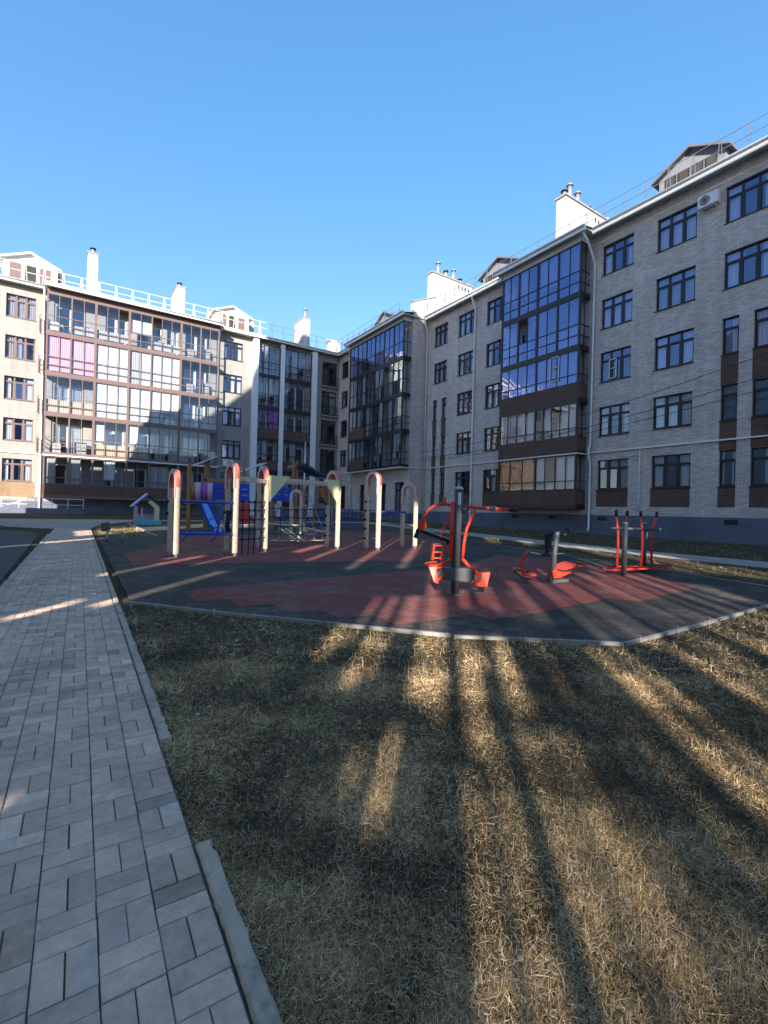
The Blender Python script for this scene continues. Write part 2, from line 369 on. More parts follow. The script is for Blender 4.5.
for x0 in np.arange(-24, -2.4, 1.0): m.bar((x0, 22.9, gz(x0,22.9)), (x0+.99, 22.9, gz(x0,22.9)), .10, .12)
for p0, p1 in (((2.35,16.6),(2.45,26.3)),):
    for t in np.arange(0, 1, .1):
        a = Vector(p0).lerp(Vector(p1), t); b_ = Vector(p0).lerp(Vector(p1), t+.099)
        m.bar((a.x,a.y,gz(a.x,a.y)+.01), (b_.x,b_.y,gz(b_.x,b_.y)+.01), .09, .09)
struct(m, 'pavement_kerb', M['kerb_pale'])
# footpath along the right-hand house
struct(sheet([(13.5,-20),(15.4,-20),(15.5,8),(17.2,18),(19.5,29.2),(17.5,29.2),(15.3,18),(13.6,8)], 0.014), 'footpath', M['pave_far'])

# paved path: real pavers in basket-weave columns
def pavers():
    V = []; F = []; T = []
    base = np.array([0.58,0.405,0.305])
    def one(x0, x1, y0, y1):
        gx, bv = 0.0016, 0.0028
        h = 0.03 + RNG.normal(0, 0.001); tx, ty = RNG.normal(0, 0.004, 2)
        x0 += gx + RNG.normal(0,.0006); x1 -= gx - RNG.normal(0,.0006); y0 += gx + RNG.normal(0,.0006); y1 -= gx - RNG.normal(0,.0006)
        cx_, cy_ = (x0+x1)/2, (y0+y1)/2
        i = len(V)
        for (a, b, c, d, z) in ((x0,x1,y0,y1,-.012),(x0,x1,y0,y1,h-bv*.9),(x0+bv*.45,x1-bv*.45,y0+bv*.45,y1-bv*.45,h-bv*.25),(x0+bv*1.2,x1-bv*1.2,y0+bv*1.2,y1-bv*1.2,h)):
            for (px, py) in ((a,c),(b,c),(b,d),(a,d)):
                zz = z + tx*(px-cx_) + ty*(py-cy_) if z > 0 else z
                sx = 0.0155*(py-1)
                V.append((px+sx, py, gz(px, py)+zz))
        for l in range(3):
            for q in range(4):
                F.append((i+l*4+q, i+l*4+(q+1)%4, i+l*4+4+(q+1)%4, i+l*4+4+q))
        F.append((i+12, i+13, i+14, i+15))
        t = base*(1 + RNG.normal(0, .12)) * (1 + np.array([.03,0,-.04])*RNG.normal(0, .5))
        T.extend([t]*16)
    c = 0.136; ncol = 8
    for k in range(ncol):
        x1 = 0.352 - k*c; x0 = x1 - c
        y = -3.0 + (0.0, 0.13, 0.05, 0.2, 0.08, 0.24, 0.03, 0.16)[k]
        while y < 21.4:
            h = c/2; xm = (x0+x1)/2
            one(x0, x1, y, y+h); one(x0, x1, y+h, y+c); one(x0, xm, y+c, y+2*c); one(xm, x1, y+c, y+2*c)
            y += 2*c
    me = bpy.data.meshes.new('path'); me.from_pydata(V, [], F); me.update()
    a = me.attributes.new('tone', 'FLOAT_COLOR', 'POINT')
    a.data.foreach_set('color', np.hstack([np.clip(np.array(T),0,1), np.ones((len(T),1))]).astype(np.float32).ravel())
    me.materials.append(M['paver']); o = bpy.data.objects.new('path', me); COL.objects.link(o); o['kind'] = 'structure'
pavers()
struct(sheet([(kx(-3)-1.1,-3),(kx(-3),-3),(kx(21.6)+.02,21.6),(kx(21.6)-1.1,21.6)], 0.0225), 'path_bedding', pmat('sandy joints', (0.12,0.10,0.08), 1.0, 0.3, 30))

# concrete edging between path and lawn: rough, chipped, sunk under the turf for a stretch
def edging(name, pts_fn, y0, y1, wdt, top, mat, step=0.035):
    m = MB(); y = y0
    n = max(2, int((y1-y0)/step)); prof = []
    for i in range(n+1):
        yy = y0 + (y1-y0)*i/n; x, d = pts_fn(yy)
        j = (RNG.normal(0, .0015), RNG.normal(0, .002), RNG.normal(0, .001), (RNG.uniform(.003,.014) if RNG.random() < .09 else 0))
        nx, ny = d[1], -d[0]
        z = gz(x, yy)
        def P(s, zz): return (x + nx*s, yy + ny*s, z + zz)
        prof.append([P(-wdt/2+j[0]*.4, -.05), P(-wdt/2+j[0], top-.006), P(-wdt/2+.007+j[0], top+j[2]), P(wdt/2-.007-j[3], top+j[2]), P(wdt/2+j[1]-j[3]*.6, top-.008-j[3]*.8), P(wdt/2+j[1], -.05)])
    b = len(m.v)
    for pr in prof: m.v += pr
    for i in range(n):
        for q in range(5):
            m.f.append((b+i*6+q, b+(i+1)*6+q, b+(i+1)*6+q+1, b+i*6+q+1)); m.sm.append(False)
    m.f.append(tuple(b+q for q in range(6))); m.sm.append(False); m.f.append(tuple(b+n*6+q for q in reversed(range(6)))); m.sm.append(False)
    return m
km = MB()
def addto(a, b):
    i = len(a.v); a.v += b.v; a.f += [tuple(i+k for k in f) for f in b.f]; a.sm += b.sm
pf = lambda y: (kx(y)+.034, (0.0155, 1.0))
for (a, b) in [(-.6,.39),(.4,1.62)] + [(2.42+i*1.0, 3.405+i*1.0) for i in range(19)]:
    addto(km, edging('k', pf, a, min(b, 21.3), .052, .034, None, .03 if a < 8 else .12))
struct(km, 'path_kerb', M['kerb'])

# playground: black crumb rubber with red fields, pale edging
EDGE = [(0.60,5.95),(1.55,4.74),(2.91,3.20),(4.1,2.29),(5.39,2.31),(7.58,2.38),(9.55,2.46)]
FAR = [(10.4,4.72),(11.1,7.42),(12.35,12.15),(13.6,17.5),(14.6,22.0),(14.6,26.2),(2.45,26.2),(2.4,16.5),(0.73,16.4)]
struct(sheet([(EDGE[0][0]+.0,EDGE[0][1])] + EDGE[1:] + FAR, 0.020), 'playground_surface', M['rub_black'])
def stair(p, q, n, side):
    """stepped edge of square tiles from p to q"""
    out = []; p = Vector(p); q = Vector(q); d = (q-p)/n; a = Vector((1,0)) if side else Vector((0,1))
    for i in range(n):
        s = p + d*i; t = p + d*(i+1)
        out += [tuple(s), (t.x, s.y) if side else (s.x, t.y)]
    return out
r1 = [(0.95,9.3),(6.2,8.2),(7.3,9.3),(9.4,10.6),(11.2,12.6),(12.6,18.5),(9.5,19.2),(6,17.3),(2.7,17.0),(2.6,14.3),(1.0,11.4)]
r2 = stair((1.22,6.12),(3.02,3.72),5,False) + stair((3.02,3.72),(4.3,3.20),2,True) + [(6.0,3.62),(6.3,3.30),(8.4,3.55),(8.95,4.3),(9.7,6.4),(9.3,8.6),(6.7,7.1),(1.45,6.5)]
rm = MB()
for p in (r1, r2): rm.face([(x,y,gz(x,y)+.024) for x,y in p])
struct(rm, 'playground_red_surface', M['rub_red'])
em = MB()
path = EDGE + FAR[:6]
for i in range(len(path)-1):
    a = Vector(path[i]); b = Vector(path[i+1]); L = (b-a).length; n = max(1, round(L/1.0))
    for j in range(n):
        p = a.lerp(b, j/n); q = a.lerp(b, (j+.992)/n); dz = RNG.normal(-.002,.003)
        em.bar((p.x,p.y,gz(p.x,p.y)+dz), (q.x,q.y,gz(q.x,q.y)+dz+RNG.normal(0,.002)), .036, .06)
struct(em, 'playground_kerb', M['kerb_pale'])

# dry grass: many bent blades, matted and tangled; denser and finer close by
def edge_y(x):
    return np.interp(x, [p[0] for p in EDGE]+[30], [p[1] for p in EDGE]+[2.5])
def smooth_noise(x, y, s, seed):
    r = np.random.default_rng(seed); v = 0
    for o in range(4):
        a = r.uniform(0, 6.28, 6); f = s*(1.9**o); k = r.uniform(.6, 1.4, 3)
        v = v + (np.sin(x*f*k[0]+a[0]+1.7*np.sin(y*f*.7+a[1])) + np.sin(y*f*k[1]+a[2]+1.3*np.sin(x*f*.8+a[3])) )/(2*1.5**o)
    return v/2.2
def grass():
    px, py, sz = [], [], []
    def region(n, lo, hi, scale):
        f = lo*np.exp(RNG.random(n)*math.log(hi/lo)) if lo > .3 else RNG.uniform(lo, hi, n)
        u = RNG.uniform(-0.98, 0.98, n)*f
        x = f*fw.x + u*rt.x; y = f*fw.y + u*rt.y
        k = (x > 0.352+0.0155*(y-1)+.008+RNG.normal(0,.010,x.size)) & (y < edge_y(x)-.02) & (x < 13.2) & ~((np.abs(x-(kx(y)+.034)) < .030) & ((y < 1.62)|(y > 2.42)) & (RNG.random(n) > .06))
        x, y, f = x[k], y[k], f[k]
        px.append(x); py.append(y); sz.append(np.full(x.shape, scale)*(0.75+.10*f))
    region(520000, 0.75, 3.4, 0.82)
    region(150000, 2.8, 9.0, 1.25)
    # the rest of the lawn, to the sides and behind
    n = 90000; x1 = RNG.uniform(.4, 6.5, n); y1 = RNG.uniform(-3.2, 3.6, n)
    f1_ = x1*fw.x + y1*fw.y; u1_ = x1*rt.x + y1*rt.y
    k = (x1 > kx(y1)+.07) & (y1 < edge_y(x1)-.02) & ((f1_ < .75) | (np.abs(u1_) > .96*f1_)); px.append(x1[k]); py.append(y1[k]); sz.append(np.full(int(k.sum()), 1.15))
    x = np.concatenate(px); y = np.concatenate(py); s = np.concatenate(sz)
    # lawn strip beside the right-hand house
    n = 42000; x2 = RNG.uniform(10, 24.5, n); y2 = RNG.uniform(-2, 30, n)
    fx = np.interp(y2, [2.4,4.72,7.42,12.15,17.5,22,30], [9.6,10.4,11.1,12.35,13.6,14.6,16.5])
    p0 = np.interp(y2, [-20,8,18,29.2], [13.5,13.6,15.3,17.5]); p1 = p0+1.95
    k = (x2 > fx+.05) & ~((x2 > p0) & (x2 < p1)); x2, y2 = x2[k], y2[k]
    n3 = 9000; x3 = RNG.uniform(.85, 2.3, n3); y3 = RNG.uniform(16.5, 24, n3); k = y3 < 16.5+(x3-.7)*6+6; x3, y3 = x3[k], y3[k]
    x = np.concatenate([x, x2, x3]); y = np.concatenate([y, y2, y3]); s = np.concatenate([s, np.full(x2.shape, 2.3), np.full(x3.shape, 2.3)])
    # tufting: pull blades towards clump centres
    ang = smooth_noise(x, y, 2.3, 5)*5; n = x.size
    clump = smooth_noise(x, y, 5.0, 9)
    patch = smooth_noise(x, y, 0.9, 3)
    keep = RNG.random(n) < np.clip(.66 + .55*clump + .25*patch, .10, 1)
    x, y, s, ang, clump, patch = [q[keep] for q in (x, y, s, ang, clump, patch)]; n = x.size
    az = ang + RNG.normal(0, 2.2, n)
    L = s*RNG.gamma(4, .011, n)*(1+.35*clump); L = np.clip(L, .015, .2)
    wd = s*RNG.uniform(.0005, .0010, n)
    tilt0 = np.where(RNG.random(n) < .10, RNG.uniform(.35, 1.1, n), np.clip(RNG.normal(1.42, .14, n), 1.0, 1.62)); bend = RNG.normal(.06, .28, n); sw = RNG.normal(0, 1.5, n)
    z0 = gz(x, y) - .004 + RNG.random(n)*.016*s + np.maximum(0, clump)*.012*s
    K = 5
    P = np.zeros((n, K, 3)); P[:,0] = np.stack([x, y, z0], 1)
    for k in range(1, K):
        t = np.clip(tilt0 + bend*k, .05, 1.85); a = az + sw*(k-1)*.6; d = L/(K-1)
        P[:,k] = P[:,k-1] + np.stack([np.sin(t)*np.cos(a)*d, np.sin(t)*np.sin(a)*d, np.cos(t)*d], 1)
        P[:,k,2] = np.maximum(P[:,k,2], z0+.003)
    side = np.stack([-np.sin(az), np.cos(az), RNG.normal(0, .45, n)], 1)
    V = np.zeros((n, 2*K-1, 3))
    for k in range(K-1):
        q = (wd*(1-.22*k))[:,None]*side
        V[:,2*k] = P[:,k]-q; V[:,2*k+1] = P[:,k]+q
    V[:,2*K-2] = P[:,K-1]
    nv = 2*K-1; base = (np.arange(n)*nv)[:,None]
    quads = np.concatenate([base+np.array([[2*k,2*k+1,2*k+3,2*k+2]]) for k in range(K-2)], 1).reshape(-1,4)
    tris = (base+np.array([[2*K-4,2*K-3,2*K-2]]))
    me = bpy.data.meshes.new('grass'); me.vertices.add(n*nv); me.vertices.foreach_set('co', V.astype(np.float32).ravel())
    nq, ntr = len(quads), len(tris)
    me.loops.add(nq*4+ntr*3); me.loops.foreach_set('vertex_index', np.concatenate([quads.ravel(), tris.ravel()]).astype(np.int32))
    me.polygons.add(nq+ntr)
    me.polygons.foreach_set('loop_start', np.concatenate([np.arange(nq)*4, nq*4+np.arange(ntr)*3]).astype(np.int32))
    me.update(calc_edges=True)
    pal = np.array([[.46,.36,.21],[.32,.24,.135],[.72,.63,.48],[.20,.145,.085],[.20,.17,.075],[.34,.28,.16],[.09,.065,.042]])
    pr = np.array([.20,.19,.16,.16,.07,.12,.10])
    c = pal[RNG.choice(len(pal), n, p=pr)]*np.array([1.55,1.34,1.14])*RNG.uniform(.7, 1.25, (n,1))
    green = np.clip(patch*1.2-.3, 0, .5)[:,None]; c = c*np.clip(.95+.45*clump+.35*patch+.2*smooth_noise(x,y,2.1,21),.3,1.7)[:,None]; c = c*(1-green) + np.array([.21,.18,.08])*green
    c = np.concatenate([c, np.ones((n,1))], 1); c = np.repeat(c[:,None,:], nv, 1)
    a = me.attributes.new('tone', 'FLOAT_COLOR', 'POINT'); a.data.foreach_set('color', c.astype(np.float32).ravel())
    me.materials.append(M['grass']); o = bpy.data.objects.new('grass', me); COL.objects.link(o)
    tag(o, 'matted dry straw-coloured grass of the lawn around the playground', 'grass', kind='stuff')
grass()

def pebble(name, x, y, r, label, cat):
    m = MB(); n = 9
    rings = []
    for k, (q, z) in enumerate(((.55,-.2),(1,.1),(.8,.4),(.35,.55))):
        rings.append([(x+math.cos(6.283*j/n)*r*q*random.uniform(.85,1.15)*1.3, y+math.sin(6.283*j/n)*r*q*random.uniform(.85,1.1), gz(x,y)+.012+z*r*.8) for j in range(n)])
    i = len(m.v)
    for rg in rings: m.v += rg
    for k in range(3):
        for j in range(n): m.f.append((i+k*n+j, i+k*n+(j+1)%n, i+(k+1)*n+(j+1)%n, i+(k+1)*n+j)); m.sm.append(True)
    m.f.append(tuple(i+3*n+j for j in range(n))); m.sm.append(True)
    tag(m.build(name, M['stone']), label, cat)
pebble('pebble', .985, .80, .0085, 'small pale pebble lying in the sunlit grass at the bottom', 'pebble')
pebble('pebble', .60, 2.66, .012, 'small pale pebble in the grass beside the path kerb', 'pebble')
# ------------------------------------------------------------------ buildings
class Fac:
    """a facade: u along it, v up, d into the house. R faces -X at X=base; L faces -Y at Y=base"""
    def __init__(s, kind, base): s.k = kind; s.b = base
    def P(s, u, v, d=0): return (s.b+d, u, v) if s.k == 'R' else (u, s.b+d, v)
    def box(s, mb, u0, u1, v0, v1, d0, d1):
        if s.k == 'R': mb.box(s.b+d0, s.b+d1, u0, u1, v0, v1)
        else: mb.box(u0, u1, s.b+d0, s.b+d1, v0, v1)
    def quad(s, mb, u0, u1, v0, v1, d): mb.face([s.P(u0,v0,d), s.P(u1,v0,d), s.P(u1,v1,d), s.P(u0,v1,d)])

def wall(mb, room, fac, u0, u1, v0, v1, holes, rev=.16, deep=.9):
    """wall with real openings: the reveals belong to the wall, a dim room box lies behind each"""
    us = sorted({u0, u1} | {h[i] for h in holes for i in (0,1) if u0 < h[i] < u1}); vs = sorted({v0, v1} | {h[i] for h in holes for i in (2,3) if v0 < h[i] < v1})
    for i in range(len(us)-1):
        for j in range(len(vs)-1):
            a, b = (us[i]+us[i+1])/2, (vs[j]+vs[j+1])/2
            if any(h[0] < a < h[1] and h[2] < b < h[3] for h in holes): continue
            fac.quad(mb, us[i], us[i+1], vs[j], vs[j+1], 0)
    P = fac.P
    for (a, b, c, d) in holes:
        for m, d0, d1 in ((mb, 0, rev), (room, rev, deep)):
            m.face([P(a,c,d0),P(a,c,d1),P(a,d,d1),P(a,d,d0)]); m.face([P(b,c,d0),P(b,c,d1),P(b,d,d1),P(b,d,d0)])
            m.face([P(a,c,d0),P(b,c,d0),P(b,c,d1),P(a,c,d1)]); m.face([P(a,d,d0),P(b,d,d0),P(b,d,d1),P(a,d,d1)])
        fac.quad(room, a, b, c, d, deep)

def folds(mb, fac, u0, u1, v0, v1, d, amp=.025, wl=.13):
    """curtain: a hanging sheet with folds"""
    n = max(4, int((u1-u0)/wl*4)); pts = []
    ph = random.uniform(0, 6); ks = [random.uniform(.7,1.3) for _ in range(n+1)]
    for i in range(n+1):
        u = u0+(u1-u0)*i/n; pts.append((u, d+amp*math.sin(ph+i*math.pi/2*1.05)*ks[i]))
    for i in range(n):
        (a, da), (b, db) = pts[i], pts[i+1]
        mb.face([fac.P(a,v0,da*1.0), fac.P(b,v0,db), fac.P(b,v1,d+(db-d)*.5), fac.P(a,v1,d+(da-d)*.5)], True)

def window(par, fac, u0, u1, v0, v1, lights=3, transom=.27, fm='frame', gm='glass', curtain='white', label=None, rec=.13, open_leaf=None):
    """outer frame, mullions, transom and sashes; sub-parts pane, curtain, sill"""
    m = MB(); t = .055; B = fac.box
    B(m,u0,u1,v0,v0+t,rec,rec+.07); B(m,u0,u1,v1-t,v1,rec,rec+.07); B(m,u0,u0+t,v0+t,v1-t,rec,rec+.07); B(m,u1-t,u1,v0+t,v1-t,rec,rec+.07)
    vt = v1-(v1-v0)*transom if transom else v1
    pn = MB()
    for i in range(lights):
        a = u0+(u1-u0)*i/lights; b = u0+(u1-u0)*(i+1)/lights
        if i: B(m,a-.05,a+.05,v0+t,v1-t,rec-.003,rec+.075)
        a2 = a+(.05 if i else t); b2 = b-(.05 if i < lights-1 else t)
        top = vt-.045 if transom else v1-t
        s = .045
        B(m,a2,b2,v0+t,v0+t+s,rec+.008,rec+.06); B(m,a2,b2,top-s,top,rec+.008,rec+.06); B(m,a2,a2+s,v0+t+s,top-s,rec+.008,rec+.06); B(m,b2-s,b2,v0+t+s,top-s,rec+.008,rec+.06)
        tl = random.uniform(-.006,.006)
        pn.face([fac.P(a2+s,v0+t+s,rec+.035+tl), fac.P(b2-s,v0+t+s,rec+.035-tl), fac.P(b2-s,top-s,rec+.035-tl), fac.P(a2+s,top-s,rec+.035+tl)])
        if transom:
            B(m,a2,b2,vt-.045,vt+.035,rec-.002,rec+.074)
            pn.face([fac.P(a2,vt+.035,rec+.035), fac.P(b2,vt+.035,rec+.035+tl), fac.P(b2,v1-t,rec+.035+tl), fac.P(a2,v1-t,rec+.035)])
    o = m.build('window', M[fm], par, label)
    pn.build('pane', M[gm], o)
    s = MB(); B(s,u0-.04,u1+.04,v0-.035,v0-.003,-.05,rec); s.build('sill', M['frame'] if fm != 'frame_red' else M['frame_red'], o)
    if curtain:
        c = MB(); mat = {'white':'curtain','grey':'curtain_grey','pink':'pink','orange':'orange'}[curtain]; z0 = v0+random.uniform(0,.12)
        W = u1-u0; st = random.random()
        if st < .45: spans = [(0,random.uniform(.2,.36)),(random.uniform(.6,.75),1)]
        elif st < .75: spans = [(0,random.uniform(.5,.7))] if random.random() < .5 else [(random.uniform(.35,.55),1)]
        else: spans = [(0,1)]
        for a, b in spans: folds(c, fac, u0+W*a+.02, u0+W*b-.02, z0, v1-.02, rec+.12)
        c.build('curtain', M[mat], o)
    return o

def balcony(par, fac, u0, u1, z0, z1, majors, sub=2, parapet=None, rails=(.42,.2), fm='frame', gm='glass_bay', curtains=(), depth=.8, sides=(0,0), gaps=(), wide=.09, label=None, inner=None, side_fac=None, thick=()):
    """one storey of a glazed balcony; sub-parts slab, pane, parapet, curtain. z0..z1 clear height of this storey, slab below z0"""
    m = MB(); B = fac.box; P = fac.P
    zb = z0
    pn = MB(); sp = MB()
    if parapet: zb = z0+parapet
    B(m,u0,u1,z1-.07,z1,-.02,.06); B(m,u0,u1,zb,zb+.06,-.02,.06)
    H = z1-zb
    zr = [zb+H*r for r in rails]
    edges = [u0]+list(majors)+[u1]
    for i, e in enumerate(edges):
        ww = (.17 if i in thick else wide); a = max(u0, e-ww/2); b = min(u1, e+ww/2)
        if i == 0: a, b = u0, u0+ww
        if i == len(edges)-1: a, b = u1-ww, u1
        B(m,a,b,zb+.06,z1-.07,-.025,.07)
    for z in zr: B(m,u0,u1,z-.028,z+.028,-.012,.05)
    cells = []
    for i in range(len(edges)-1):
        n = sub[i] if isinstance(sub,(list,tuple)) else sub
        for k in range(n):
            a = edges[i]+(edges[i+1]-edges[i])*k/n; b = edges[i]+(edges[i+1]-edges[i])*(k+1)/n
            if k: B(m,a-.022,a+.022,zb+.06,z1-.07,-.01,.045)
            cells.append((a,b))
    lv = [zb+.03]+sorted(zr)+[z1-.03]
    for ci, (a, b) in enumerate(cells):
        for k in range(len(lv)-1):
            if (ci,k) in gaps: continue
            t1, t2 = random.uniform(-.006,.006), random.uniform(-.004,.004)
            pn.face([P(a,lv[k],.02+t1),P(b,lv[k],.02-t1),P(b,lv[k+1],.02-t1+t2),P(a,lv[k+1],.02+t1+t2)])
    # side return facing the camera
    if side_fac:
        d0, d1 = .0, depth
        for z in [zb+.03, z1-.035]+zr: m.bar(P(u0+.03,z,d0+.06), P(u0+.03,z,d1), .05, .05)
        m.bar(P(u0+.03,zb,depth*.5), P(u0+.03,z1,depth*.5), .04, .04)
        for k in range(len(lv)-1):
            sp.face([P(u0+.03,lv[k],.06),P(u0+.03,lv[k],d1),P(u0+.03,lv[k+1],d1),P(u0+.03,lv[k+1],.06)])
    o = m.build('glazed_balcony', M[fm], par, label)
    s = MB(); B(s,u0+.01,u1-.01,z0-.2,z0,.0,depth); s.build('slab', M['slab'], o)
    fz = MB(); B(fz,u0,u1,z0-.23,z0+.03 if not parapet else z0-.02,-.03,.0); 
    if side_fac: fz.bar(P(u0-.01,z0-.1,0), P(u0-.01,z0-.1,depth), .03, .26)
    fz.build('edge_beam', M[fm], o)
    if parapet:
        p = MB(); B(p,u0,u1,z0-.02,zb,-.02,.10)
        B(p,u0,u0+.1,z0-.02,zb,.10,depth)
        B(p,u1-.1,u1,z0-.02,zb,.10,depth)
        p.build('parapet', M['brick_brown'], o)
    pn.build('pane', M[gm], o)
    if sp.v: sp.build('pane', M['glass_bay'], o)
    by = {}
    for c in curtains: by.setdefault(c[0], []).append(c)
    for mat, lst in by.items():
        c_ = MB()
        for c in lst:
            c0, c1 = cells[c[1]], cells[c[2]]; lo = c[3] if len(c) > 3 else 0.0; hi = c[4] if len(c) > 4 else 1.0
            folds(c_, fac, c0[0]+.03, c1[1]-.03, zb+H*lo+.04, zb+H*hi-.06, .14, .018)
        c_.build('curtain', M[mat], o)
    if inner:
        c_ = MB()
        for (a, b, h, d) in inner: B(c_, a, b, z0, z0+h, d, d+random.uniform(.12,.3))
        c_.build('stored_item', M['clutter'], o)
    return o

def rail(mb, pts, z0, h, step, t=.028):
    """roof guard rail: two rails on A-shaped posts"""
    for i in range(len(pts)-1):
        a = Vector(pts[i]); b = Vector(pts[i+1]); L = (b-a).length; n = max(1, round(L/step))
        for zz in (h, h*.5): mb.bar((a.x,a.y,z0+zz), (b.x,b.y,z0+zz), t)
        for k in range(n+1):
            p = a.lerp(b, k/n); d = (b-a).normalized()*.13
            mb.bar((p.x-d.x*.2,p.y-d.y*.2,z0+h), (p.x-d.x,p.y-d.y,z0-.25), t); mb.bar((p.x+d.x*.2,p.y+d.y*.2,z0+h), (p.x+d.x,p.y+d.y,z0-.25), t)
            mb.bar((p.x-d.x*.7,p.y-d.y*.7,z0+h*.3), (p.x+d.x*.7,p.y+d.y*.7,z0+h*.3), t*.8)

def pipe(par, pts, r=.06):
    m = MB(); m.tube(pts, r, 10); 
    for z in np.arange(1.2, 17, 2.4):
        for i in range(len(pts)-1):
            if abs(pts[i][0]-pts[i+1][0])+abs(pts[i][1]-pts[i+1][1]) < .05 and min(pts[i][2],pts[i+1][2]) < z < max(pts[i][2],pts[i+1][2]):
                m.tube([(pts[i][0],pts[i][1],z-.03),(pts[i][0],pts[i][1],z+.03)], r*1.25, 10)
    return m.build('downpipe', M['white'], par)

def ac_unit(par, fac, u, v, w_=.85, h=.58):
    m = MB(); fac.box(m,u-w_/2,u+w_/2,v,v+h,-.36,-.06)
    for s in (-.3,.3): m.bar(fac.P(u+s,v-.02,-.36), fac.P(u+s,v-.02,.0), .04, .03); m.bar(fac.P(u+s,v-.02,-.3), fac.P(u+s,v-.25,.0), .03, .03)
    o = m.build('air_conditioner', M['white'], par, bevel=.015)
    k = MB(); c = (u+.13, v+h/2)
    for r in (.06,.11,.16,.21):
        k.tube([fac.P(c[0]+r*math.cos(t), c[1]+r*math.sin(t), -.372) for t in np.linspace(0,6.283,21)], .009, 5, False)
    for t in np.linspace(0,3.1416,5)[:-1]:
        k.bar(fac.P(c[0]-.22*math.cos(t),c[1]-.22*math.sin(t),-.374), fac.P(c[0]+.22*math.cos(t),c[1]+.22*math.sin(t),-.374), .012)
    k.build('fan_grille', M['greypole'], o)

def chimney(par, x0, x1, y0, y1, z0, z1, pots=(), cap=.09, holes=()):
    m = MB(); m.box(x0,x1,y0,y1,z0,z1); o = m.build('chimney', M['brick_white'], par)
    c = MB(); c.box(x0-cap,x1+cap,y0-cap,y1+cap,z1,z1+.1); c.build('coping', M['slab'], o)
    if holes:
        for x in holes:
            h = MB(); h.box(x,x+.16,y0-.004,y0+.1,z1-.62,z1-.3); h.build('vent_opening', M['black'], o)
    for (px, py, h) in pots:
        p = MB(); p.tube([(px,py,z1+.1),(px,py,z1+.1+h)], .13, 12); q = p.build('flue', M['steel'], o)
        k = MB(); k.tube([(px,py,z1+.1+h+.05),(px,py,z1+.1+h+.12),(px,py,z1+.1+h+.2)], [.24,.22,.03], 12); k.build('cowl', M['steel'] if h > .7 else M['frame'], o)

def dormer(par, fac, uc, half, d, z0, ze, za, deep, wm='white', win=3):
    """gabled roof dormer with a strip of small windows"""
    P = fac.P; m = MB()
    m.prism([P(uc-half,z0,d),P(uc+half,z0,d),P(uc+half,ze,d),P(uc,za,d),P(uc-half,ze,d)], Vector(P(0,0,d+deep))-Vector(P(0,0,d)))
    o = m.build('dormer', M[wm], par)
    r = MB(); ov = .28; sl = (za-ze)/half
    for s in (-1,1):
        a = (uc, za+.08, d-.3); b = (uc+s*(half+ov), ze-ov*sl+.08, d-.3)
        r.prism([P(*a),P(*b),P(b[0],b[1]-.13,b[2]),P(a[0],a[1]-.13,a[2])], Vector(P(0,0,deep+.3))-Vector(P(0,0,0)))
    r.build('dormer_roof', M['white'] if wm == 'white' else M['railgrey'], o)  # right-hand dormers: roof shade put into the grey too
    if win:
        ww = half*2*.82
        for i in range(win):
            f = MB(); pn = MB(); br = MB()
            a = uc-ww/2+ww*i/win+.05; b = uc-ww/2+ww*(i+1)/win-.05; v0, v1 = z0+.22, ze-.12
            fac.box(f,a,b,v0,v1,d-.05,d-.004)
            (pn if (i == win//2 or wm != 'white') else br).face([P(a+.06,v0+.06,d-.056),P(b-.06,v0+.06,d-.056),P(b-.06,v1-.06,d-.056),P(a+.06,v1-.06,d-.056)])
            f.build('window_frame', M['frame_white'] if wm == 'white' else M['frame'], o)
            if pn.v: pn.build('pane', M['dark'], o)
            if br.v: br.build('shutter', M['frame_red'], o)

TOPS = [4.42, 7.45, 10.55, 13.60, 16.67]; SILLS = [2.74, 5.79, 8.85, 11.91, 14.98]
EZ = 17.5
# ============ right-hand house: near section with blue bay, firewall, far section with big bay
RB = thing('apartment_building', (25.2, 16.0, 0), 'grey brick five-storey apartment house in shade on the right with blue glazed balconies', 'building')
f1 = Fac('R', 25.2); f2 = Fac('R', 23.7)
wb, room = MB(), MB()
cols3 = [(14.16,15.96),(11.05,12.93),(7.93,9.84),(24.99,23.2),(26.25,28.03)]
wins, holes1 = [], []
for (a, b) in cols3:
    a, b = sorted((a, b))
    for i in range(5):
        if a < 8 and i in (0,1,2): continue
        wins.append((a,b,SILLS[i],TOPS[i],3,i))
for (a,b) in ((9.17,9.85),(7.2,8.62)):
    for i in (0,1,2): wins.append((a,b,SILLS[i],TOPS[i],1 if b-a < 1 else 2,i))
for i in (3,4): wins.append((29.3,30.97,SILLS[i],TOPS[i],3,i))
for i in (0,1,2):
    wins.append((30.45,30.97,SILLS[i],TOPS[i],1,i)); wins.append((29.27,29.86,SILLS[i],TOPS[i],1,i))
for i in (0,1,2,3,4): wins.append((3.6,5.4,SILLS[i],TOPS[i],3,i))
bayR_doors = [(17.3,19.0,z+.02,z+2.35) for z in (1.9,5.0,8.05,11.1,14.15)] + [(20.4,22.1,z+.02,z+2.35) for z in (1.9,5.0,8.05,11.1,14.15)]
holes1 = [w_[:4] for w_ in wins] + bayR_doors
wall(wb, room, f1, -14, 32.0, 1.3, EZ-.15, holes1)
f1.box(wb, -14.0, 32.0, EZ-.15, EZ+.1, .02, .5)
wb.face([(25.2,-14,1.3),(38,-14,1.3),(38,-14,EZ),(25.2,-14,EZ)])
